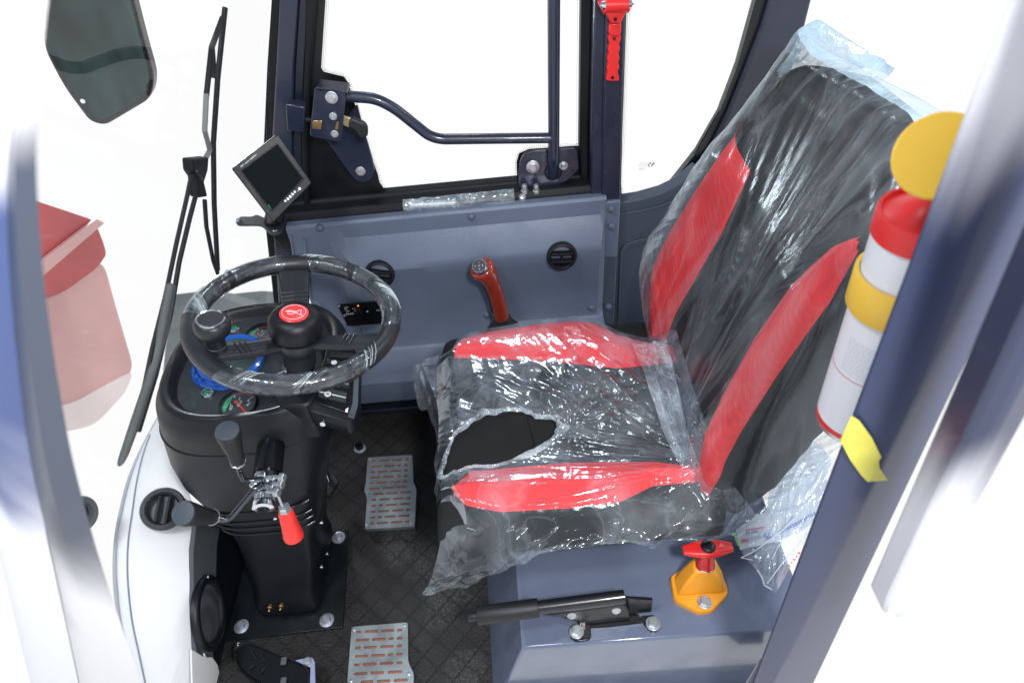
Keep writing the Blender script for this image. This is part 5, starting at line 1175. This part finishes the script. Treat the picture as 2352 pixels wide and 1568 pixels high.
# ---------------------------------------------------------------- clear plastic cover over the seat
cv=thing('plastic_cover','crinkled clear plastic cover pulled over the seat, torn open on the cushion','plastic cover',(.1,.89,.27))
def ridged(v): return 1-2*abs(noise.noise(v))
def folds(a,d,seed,fa=14,fd=2.0):
    n=noise.noise(V((a*fa*.4,d*fd,seed+9)))*.6
    return .62*ridged(V((a*fa+n,d*fd,seed)))+.38*ridged(V((a*fa*2.3+n*2,d*fd*2.2,seed+4)))
# backrest cover
def bk_keys(h):
    no=interp(*bNO,h); fo_=sinterp(*bFO,h)
    k=interp([0,.1,.42,.56,.70],[.6,1,.9,.35,.12],h)
    return [(no+.02,-.16),(no-.022,-.14),(no-.030,-.06),(no-.018,.018*k+.02),(no+.045,.068*k+.012),(no+.14,.045*k+.012),((no+fo_)/2,.030*k+.012),(fo_-.14,.045*k+.012),(fo_-.04,.072*k+.012),(fo_+.020,.018*k+.02),(fo_+.036,-.05),(fo_+.025,-.13),(fo_-.01,-.16)]
def shc(s): return (sinterp([0,.78,.86,.92,1],[-.035,.580,.613,.620,.606],s), sinterp([0,.76,.82,.87,.92,1],[0,.0,.008,.030,.070,.150],s))
rb=random.Random(33); BCR=[]
for k in range(26):
    a_=math.radians(6+k*6.2+rb.uniform(-2.5,2.5)); BCR.append((a_,rb.uniform(.10,.30),rb.uniform(.45,.85),rb.uniform(.005,.012),rb.uniform(.004,.009),rb.uniform(-.22,.22)))
def bcrest(y,h):
    z=0; dy,dh=y-.72,h+.16; r=math.hypot(dy,dh); a=math.atan2(dh,dy)
    for a_,r0,r1,A,w,cv_ in BCR:
        if r<r0 or r>r1: continue
        q=(r-r0)/(r1-r0); off=(a-a_)*r-cv_*.2*q*q*(r1-r0); ww=w*(.5+q)
        if abs(off)<ww*5: z+=A*math.sin(math.pi*q)**.6*math.exp(-abs(off)/ww)
    return z
def bcov(s,p):
    h,dn_=shc(s); K=bk_keys(h); y=sinterp(range(13),[k[0] for k in K],p); n=sinterp(range(13),[k[1] for k in K],p); n=max(n-dn_,-.165*interp([-.035,.0,.1,.25,.36],[.26,.34,.55,.88,1],h))
    # drawn tight towards the gather at the near bottom
    gth=max(0,1-(h+.035)/.16)**1.6
    y=y+(.735-y)*gth*.20; n=n*(1-.3*gth)
    top=max(0,(s-.80)/.2)
    # peaked, baggy top corners
    cf=max(0,1-abs(p-9.6)/1.6); cn=max(0,1-abs(p-2.2)/1.8)
    pk=math.exp(-((s-.865)/.035)**2); h+= pk*cf*.040; y+= pk*cf*.045-top*cn*.006
    a=math.atan2(y-.75,h+.14); d=math.hypot(y-.75,h+.14)
    w=folds(a,d,1.3,13,.8); mid=1-abs(p-6)/6
    amp=.0022+.0032*max(0,mid)+.006*gth+.006*top
    w2=noise.noise(V((y*38,h*16,n*20+4)))*(.0006+.004*max(0,1-abs(p-2.6)/1.2)+.003*max(0,1-abs(p-9.6)/1.2))
    return bpnt(y,h+crown(y,s)+ (w*.004 if top>0 else 0),n+amp*(w-.35)+w2+(bcrest(y,h) if 3<p<10 else 0))
b=MB(); b.grid(lambda i,j:bcov(i*.86,.2+11.6*j),150,170,skip=lambda i,j:i*.86>.66+.06*abs(.2+11.6*j-11.0) and .2+11.6*j>9.3); b.build('backrest_cover',M['filmback'],cv,smooth=70)
b=MB(); b.grid(lambda i,j:bcov(.86+.14*i,.2+11.6*j),36,130); b.grid(lambda i,j:bcov(i*.86,.2+11.6*j),150,170,skip=lambda i,j:not(i*.86>.66+.06*abs(.2+11.6*j-11.0) and .2+11.6*j>9.3)); b.build('cover_top',M['filmtop'],cv,smooth=70)
# cushion cover
FE=[at(x,y,Z=z) for x,y,z in [(1018,1118,.455),(1003,1085,.46),(1008,1000,.462),(1004,930,.462),(985,880,.458),(950,812,.44)]]
FE=sorted(FE,key=lambda p:p.y)
def front_x(y): return sinterp([p.y for p in FE],[p.x for p in FE],y)
hole=[at(x,y,Z=.495) for x,y in [(1012,1088),(1018,1060),(1040,1010),(1075,975),(1110,955),(1160,945),(1200,945),(1235,958),(1275,965),(1288,985),(1268,1012),(1220,1045),(1150,1075),(1080,1082),(1040,1092)]]
hole=smoothpath(hole,5,closed=True)
def inpoly(x,y,P):
    r=False; n=len(P)
    for i in range(n):
        a,c=P[i],P[i-1]
        if (a.y>y)!=(c.y>y) and x<(c.x-a.x)*(y-a.y)/(c.y-a.y)+a.x: r=not r
    return r
G1=V((.315,.705,0)); G2=V((.10,.83,0))
def ctop(x,y):
    """height of the stretched film over the cushion"""
    no=interp(NOx,NOy,x); ni=interp(NIx,NIy,x); fi=interp(FIx,FIy,x); fo_=sinterp(FOx,FOy,x)
    if y<no: z=z0-.004-.03*min(1,(no-y)/.03)**1.5
    elif y<ni: z=z0+.008*math.sin(math.pi*(y-no)/(ni-no+1e-6))
    elif y<fi: z=z0-.010*math.sin(math.pi*(y-ni)/(fi-ni))
    elif y<fo_: z=z0+.008*math.sin(math.pi*(y-fi)/(fo_-fi+1e-6))
    else: z=z0-.004-.035*min(1,(y-fo_)/.03)**1.5
    if x<-.115: z-=.035*min(1,(-.115-x)/.05)**1.7
    return z+.009
YB=([-.22,-.15,-.1,.0,.1,.2,.26,.32],[.652,.648,.640,.636,.638,.655,.672,.680])
YT=([-.22,-.12,0,.12,.2,.26,.32],[1.075,1.125,1.143,1.146,1.130,1.085,1.05])
rf=random.Random(21)
CREST=[]
for k in range(17):
    an_=math.radians(-18+k*4.6+rf.uniform(-2,2)); CREST.append((.33,.70+.006*k,-math.cos(an_),math.sin(an_),rf.uniform(.02,.08),rf.uniform(.16,.36),rf.uniform(.005,.012)*rf.choice((1,1,.6)),rf.uniform(.006,.014),rf.uniform(-.5,.5)))
for k in range(13):
    an_=rf.uniform(0,6.28); CREST.append((rf.uniform(.02,.20),rf.uniform(.78,.98),math.cos(an_),math.sin(an_),0,rf.uniform(.05,.11),rf.uniform(.004,.009),rf.uniform(.005,.010),rf.uniform(-2,2)))
for k in range(8):   # long soft folds drawn from the far front corner
    an_=math.radians(-62+k*9+rf.uniform(-3,3)); CREST.append((-.10+.03*k,1.10-.01*k,math.cos(an_)*.6-.2,-abs(math.cos(an_*.5)),.0,rf.uniform(.12,.22),rf.uniform(.003,.006),rf.uniform(.008,.016),.3))
def crests(x,y):
    z=0
    for ox,oy,dx,dy,s0,s1,A,w,cv_ in CREST:
        L=math.hypot(dx,dy); ux,uy=dx/L,dy/L
        t=(x-ox)*ux+(y-oy)*uy
        if t<s0 or t>s1: continue
        q=(t-s0)/(s1-s0); off=(x-ox)*-uy+(y-oy)*ux-cv_*.15*q*q*(s1-s0)
        ww=w*(.5+q); 
        if abs(off)>ww*5: continue
        z+=A*math.sin(math.pi*q)**.6*math.exp(-abs(off)/ww)
    return z
def ccov(i,j):
    v=j; x=-.15+.485*i
    yn=interp(*YB,x); yf=sinterp(*YT,x); y=yn+(yf-yn)*v
    fx=front_x(y) if y<1.075 else interp([1.0,1.075,1.15],[FE[-2].x,FE[-1].x,FE[-1].x+.05],y)
    x=fx+(.335-fx)*i
    z=ctop(x,y)
    c=max(0,1-abs((y-.875)/.125)**2.2)*min(1,max(0,(x+.16)/.12))
    loose=.25+.75*c
    a=math.atan2(y-G1.y,G1.x-x+.02); d=math.hypot(x-G1.x,y-G1.y)
    w=folds(a,d,2.2,8,3.0)
    a2=math.atan2(y-G2.y,x-G2.x); d2_=math.hypot(x-G2.x,y-G2.y); w2=folds(a2,d2_,6.1,4.5,5.0)*math.exp(-(d2_/.13)**2)
    w3=ridged(V((x*26,y*30,3)))*.5+.5*noise.noise(V((x*60,y*60,8)))
    z+=crests(x,y)*(.30+.70*c)
    near=max(0,1-d/.30)
    ca,sa=math.cos(a),math.sin(a)
    fv=noise.voronoi(V((a*7.5+.5*noise.noise(V((x*14,y*14,2))),d*13,1.5)))[0]; z+=loose*c*.010*(fv[0]-.35)
    fv2=noise.voronoi(V((a*16,d*30,7.5)))[0]; z+=loose*c*.0035*(fv2[0]-.35)
    z+=loose*(.0075*(w-.3)+.008*(w2)+.0010*w3)+near*.006*(w-.4)+.0004*noise.noise(V((x*45,y*25,1)))
    z+=max(0,(x-.27)/.06)**2*.03
    return V((x,y,z))
NU,NV=180,190
gridpts={}
def skip(i,j):
    p=ccov(i,j); return inpoly(p.x,p.y,hole)
b=MB(); b.grid(ccov,NU,NV,skip=skip)
# near side sheet hanging down to the hem
hem=[at(x,y,Y=q) for x,y,q in [(970,1362,.635),(1040,1348,.622),(1110,1328,.612),(1180,1292,.606),(1240,1262,.604),(1320,1245,.606),(1400,1238,.610),(1440,1238,.612),(1500,1252,.606),(1560,1236,.612),(1680,1222,.622),(1745,1180,.632)]]
hem=smoothpath(hem,4)
def side(i,j):
    k=i*(len(hem)-1); q=int(min(k,len(hem)-2)); H_=hem[q]+(hem[q+1]-hem[q])*(k-q)
    x=-.165+.50*i; t0=ccov((x+.165)/.50,0.0) ; 
    p=t0+(H_-t0)*j
    w=folds(i*3.0+j*.6,j*.5,4.4,3.6,1.6); out=math.sin(math.pi*min(1,j*1.05))
    fv=noise.voronoi(V((i*13+j*2,j*4.,3.3)))[0]
    p+=V((0,-1,.25))*(.022*out+ .016*(fv[0]-.3)*min(1,j*3)+.009*(w-.3)*min(1,j*3)+.0015*noise.noise(V((i*20,j*8,2))))
    return p
b.grid(side,150,60)
b.grid(lambda i,j:ccov(0.0,i)+V((-.012*math.sin(j*2.5)+.006*noise.noise(V((i*12,j*4,9))),0,-.15*j)),70,16)
# far side sheet
def fars(i,j):
    t0=ccov(i,1.0); return t0+V((0,.02*math.sin(j*2.2),-.13*j))+V((0,.006*noise.noise(V((i*25,j*4,6))),0))
b.grid(fars,100,16)
b.build('cushion_cover',M['film'],cv,smooth=75)
# crumpled rim of the tear
rm1=MB(); nH=len(hole); hcx=sum(hole,V((0,0,0)))/nH
def tear(i,j):
    k=i*nH; q=int(k)%nH; p=hole[q]+(hole[(q+1)%nH]-hole[q])*(k-int(k))
    inw=V((hcx.x-p.x,hcx.y-p.y,0)); inw.normalize()
    s_=(j-.35)
    wav=noise.noise(V((i*26,j*2,2.))); wid=.016*(.35+1.8*abs(noise.noise(V((i*9,0,5)))))
    q3=p-inw*s_*wid*1.2+inw*.006*noise.noise(V((i*24,1,3)))
    z=ctop(q3.x,q3.y)+.003+.005*math.sin(math.pi*j)*(.6+abs(wav))+.005*noise.noise(V((i*34,j*5,7)))
    return V((q3.x,q3.y,z))
rm1.grid(tear,420,9); rm1.build('torn_edge',M['filmedge'],cv,smooth=75)
# bunched folds at the joint of seat and back
fb_=MB(); rnd=random.Random(5)
def bunch(P0,P1,w,amp,seed,sag=.0,nf=4):
    P0,P1=V(P0),V(P1); d=(P1-P0); L=d.length; u,w_,n=frame(d.normalized(),V((0,-.6,.8)))
    def fn(i,j):
        a=j*2*math.pi; r=w*(.75+.35*math.sin(nf*a+seed)+.5*abs(noise.noise(V((math.cos(a)*1.4,math.sin(a)*1.4,i*6+seed)))))*(.55+.45*math.sin(math.pi*min(1,max(0,i)))+.5*abs(i-.5))
        c=P0+d*i+V((0,0,-sag*math.sin(math.pi*i)))
        return c+(u*math.cos(a)+w_*math.sin(a))*r+V((0,0,amp*noise.noise(V((i*9,seed,a)))))
    fb_.grid(fn,44,30)
J=at(1598,1085,Z=.475)
bunch(J,at(1690,1120,Z=.45),.016,.006,1.,.006)
bunch(at(1690,1120,Z=.45),at(1790,1085,Z=.47),.018,.008,2.4)
def jsheet(P,w,seed,lift):
    P=smoothpath([V(p) for p in P],8)
    def fn(i,j):
        k=i*(len(P)-1); q=int(min(k,len(P)-2)); c=P[q]+(P[q+1]-P[q])*(k-q); d=(P[q+1]-P[q]).normalized(); u,w_,n=frame(d,V((0,-.5,.86)))
        s_=(j-.5)*2; wd=w*(.45+.75*i); f=math.sin(j*19+seed+2.2*noise.noise(V((i*3,j*2,seed))))
        nn=V((-.55,-.25,.8)); return c+u*s_*wd+nn*(lift+.007*f*(1-.4*i)+.004*noise.noise(V((i*9,j*8,seed))))
    fb_.grid(fn,50,46)
jsheet([J+V((0,0,.004)),at(1562,1000,Z=.505),at(1528,880,Z=.515),at(1500,790,Z=.525)],.030,1.0,.012)
bunch(J,at(1570,1180,Z=.40),.010,.006,5.2); bunch(J,at(1500,1160,Z=.42),.007,.005,6.5); bunch(J,at(1640,1190,Z=.38),.009,.006,7.9)
fb_.build('bunched_folds',film('bunched_film',haze=(.10,.48),crinkle=22,fine=90,strength=.7,gl=1.6,stretch=(1,1,1)),cv,smooth=75)

# ---------------------------------------------------------------- document bag beside the seat
db=thing('document_bag','clear plastic bag of white printed papers tucked between the seat and the right post','document bag',at(1800,1150,Z=.28))
def patch(pts,z): return [at(x,y,Z=z) for x,y in pts]
d4=lambda x,y:Q('d4',x,y); c7=lambda x,y:Q('c7',x,y)
def curved(top,bot,nz,amp,z0_,z1_,n=20):
    T=smoothpath([at(x,y,Z=z0_) for x,y in top],5); B=smoothpath([at(x,y,Z=z1_) for x,y in bot],5)
    def fn(i,j):
        k=i*(len(T)-1); q=int(min(k,len(T)-2)); a=T[q]+(T[q+1]-T[q])*(k-q); k=i*(len(B)-1); q=int(min(k,len(B)-2)); c=B[q]+(B[q+1]-B[q])*(k-q)
        return a+(c-a)*j+V((0,0,amp*math.sin(math.pi*j)+nz*noise.noise(V((i*5,j*5,amp*90)))))
    return fn
MB().grid(curved([(1690,1215),(1780,1150),(1800,1060),(1785,960)],[(1700,1262),(1800,1236),(1870,1195),(1905,1110)],.002,.0,.285,.285),40,16).build('paper',M['paper'],db,smooth=60)
sh2=curved([(1790,965),(1815,952),(1830,965),(1860,1010)],[(1760,1170),(1830,1160),(1880,1120),(1912,1060)],.003,.01,.30,.292)
MB().grid(sh2,30,16).build('paper',M['paper'],db,smooth=60)
# printed lines on the lower sheet
e4=lambda x,y:Q('e4',x,y)
pr_b,pr_r,pr_g=MB(),MB(),MB(); ZP=.2885
def bar(m,x0,y0,x1,y1,w): 
    a=at(*e4(x0,y0),Z=ZP); c=at(*e4(x1,y1),Z=ZP); d=(c-a).normalized(); n_=V((-d.y,d.x,0))*w/2; m.add([a-n_,c-n_,c+n_,a+n_],[(0,1,2,3)])
bar(pr_r,190,350,550,290,.0030)
for k in range(6): bar(pr_b,200+45*k,408-7*k,230+45*k,402-7*k,.0045)
bar(pr_b,565,475,730,440,.011)
for k in range(13):
    x=900+52*k; y=375-28*k+(-.012*k*k*6); bar(pr_b,x,y,x+34,y-17,.0065 if k%3 else .0045)
bar(pr_r,120,550,250,545,.006)
for k in range(5): bar(pr_g,280+42*k,512-8*k,310+42*k,505-8*k,.007)
pr_b.build('blue_print',M['blueink'],db,smooth=0); pr_r.build('red_print',M['redink'],db,smooth=0); pr_g.build('grey_print',M['greyink'],db,smooth=0)
MB().prism([at(x,y,Z=.2862) for x,y in [(1683,1222),(1690,1224),(1699,1254),(1693,1250)]],(0,0,-.001)).build('green_card',M['lime'],db,smooth=0)
bg_=curved([(1672,1228),(1790,1120),(1822,945),(1845,965),(1910,1055)],[(1697,1262),(1735,1310),(1772,1360),(1800,1330),(1935,1085)],.004,.012,.296,.285)
MB().grid(lambda i,j:bg_(i,j)+V((0,0,.004*ridged(V((i*9,j*6,3)))+.0025*ridged(V((i*20+j*9,j*3,7))))),90,70).build('bag',M['filmbag'],db,smooth=70)
b=MB()
for pts in ([(1992,1290),(1945,1318),(1905,1338),(1880,1352)],[(1737,1258),(1712,1280),(1692,1302)]): pass
def bagline(pts,r):
    b.tube([at(*e4(x,y),Z=.304) for x,y in pts],r,6)
bagline([(1190,65),(1110,150),(880,380),(600,580),(380,750),(100,890)],.0011); bagline([(930,520),(820,680),(710,920)],.0007); bagline([(1440,400),(1190,700),(900,1000),(610,1390)],.0009); bagline([(100,890),(330,935)],.0007); bagline([(420,1130),(500,1260),(560,1430),(700,1510)],.0013); bagline([(1420,310),(1290,620)],.0006)
b.build('bag_crease',pm('bright_bag_crease',(.74,.82,.92),.3),db,smooth=60)
b=MB()
for k in range(10): bar(b,790+48*k,1370-62*k,815+48*k,1340-62*k,.0040 if k%2 else .0026)
b.build('bag_red_print',M['redink'],db,smooth=0)

# ---------------------------------------------------------------- fire extinguisher on the door post
fe=thing('fire_extinguisher','white fire extinguisher with red collar, yellow strap and round yellow lever by the door post','extinguisher',at(1950,960,Y=.52))
d5=lambda x,y:Q('d5',x,y)
YE=.515
bb=at(*d5(372,1240),Y=YE); tt_=at(*d5(656,480),Y=YE)
ax=(tt_-bb); EL=ax.length; ax.normalize(); re=.0435
MB().lathe(bb,ax,[(re*.92,-.006),(re*1.0,-.003),(re,.0),(re,EL*.95)],44).build('bottle',M['white'],fe,smooth=40)
MB().lathe(bb,ax,[(re*1.004,.001),(re*1.004,.009)],44,caps=False).build('red_band',M['redp'],fe)
MB().lathe(bb,ax,[(re*1.005,-.0045),(re*1.012,-.002),(re*1.004,.0008)],44,caps=False).build('base_rim',M['steel'],fe,smooth=50)
MB().lathe(bb,ax,[(re*1.004,EL*.335),(re*1.004,EL*.339)],44,caps=False).build('label_line',M['redp'],fe)
MB().lathe(bb,ax,[(re*1.00,EL*.95),(re*1.05,EL*.953),(re*1.05,EL*1.03),(re*1.02,EL*1.045),(re*.95,EL*1.045),(re*.93,EL*1.03),(re*.62,EL*1.055),(re*.30,EL*1.10),(re*.2,EL*1.16)],44).build('collar',M['redp'],fe,smooth=35)
MB().lathe(bb,ax,[(re*1.01,EL*.635),(re*1.10,EL*.635),(re*1.12,EL*.64),(re*1.12,EL*.785),(re*1.10,EL*.79),(re*1.02,EL*.79)],44,caps=False).build('strap',M['yellow'],fe,smooth=35)
# small print on the label
u,w,_=frame(ax,V((0,-1,0))); b=MB(); rnd=random.Random(9)
base_ang=math.atan2((CAM-bb).dot(w),(CAM-bb).dot(u))
for k in range(13):
    h=EL*(.36+.0135*k); a0=base_ang-.75; 
    x=a0
    while x<base_ang+.6:
        L=rnd.uniform(.03,.12); 
        q=[bb+ax*hh+(u*math.cos(t)+w*math.sin(t))*re*1.003 for hh in (h,h+.0012) for t in (x,x+L)]
        b.add(q,[(0,1,3,2)]); x+=L+.03
b.build('fine_print',pm('pale_print',(.58,.60,.66),.5),fe,smooth=0)
dc=at(*d5(705,222),Y=.475); dn2=((CAM-dc).normalized()+V((.1,0,.0))).normalized()
MB().lathe(dc-dn2*.004,dn2,[(.0325,0),(.034,.002),(.034,.006),(.0325,.008)],48).build('round_lever',M['yellow'],fe,smooth=35)
MB().tube([bb+ax*EL*1.10,bb+ax*EL*1.16,dc-dn2*.002],[.012,.010,.008],14).build('nozzle_neck',M['redp'],fe,smooth=50)
MB().box((.40,.47,bb.z+EL*.71),(.05,.03,.03)).build('strap_bracket',M['yellow'],fe,bevel=.003)
# tape on the post
tp=[at(*d5(x,y),Y=.388 ) for x,y in [(372,1262),(400,1275),(440,1325),(468,1385),(458,1400),(460,1425),(478,1455),(492,1475),(415,1482),(395,1465),(360,1420),(328,1360),(345,1320)]]
tp=[V((p.x,0,p.z)) for p in tp]
def posty(x): return interp([.29,.302,.350,.42],[.412,.3985,.3835,.394],x)
tpo=MB(); 
tv=[V((p.x,posty(p.x)-.0015,p.z)) for p in tp]
tpo.add(tv,[tuple(range(len(tv)))]); tpo=tpo.build('yellow_tape',M['tape'],None,smooth=0,solid=.0008); tag(tpo,'torn piece of crinkled yellow tape stuck on the navy door post','tape')
# loose torn seal at the bottom right
ts=[at(*d4(x,y),Y=.42) for x,y in [(75,1440),(60,1480),(30,1530),(0,1580),(25,1580),(70,1500),(98,1490)]]
ts=MB().prism(ts,(0,-.002,0)).build('door_seal',pm('torn_grey_seal',(.45,.48,.52),.5),None); tag(ts,'torn grey end of a door seal poking out at the foot of the door post','seal')
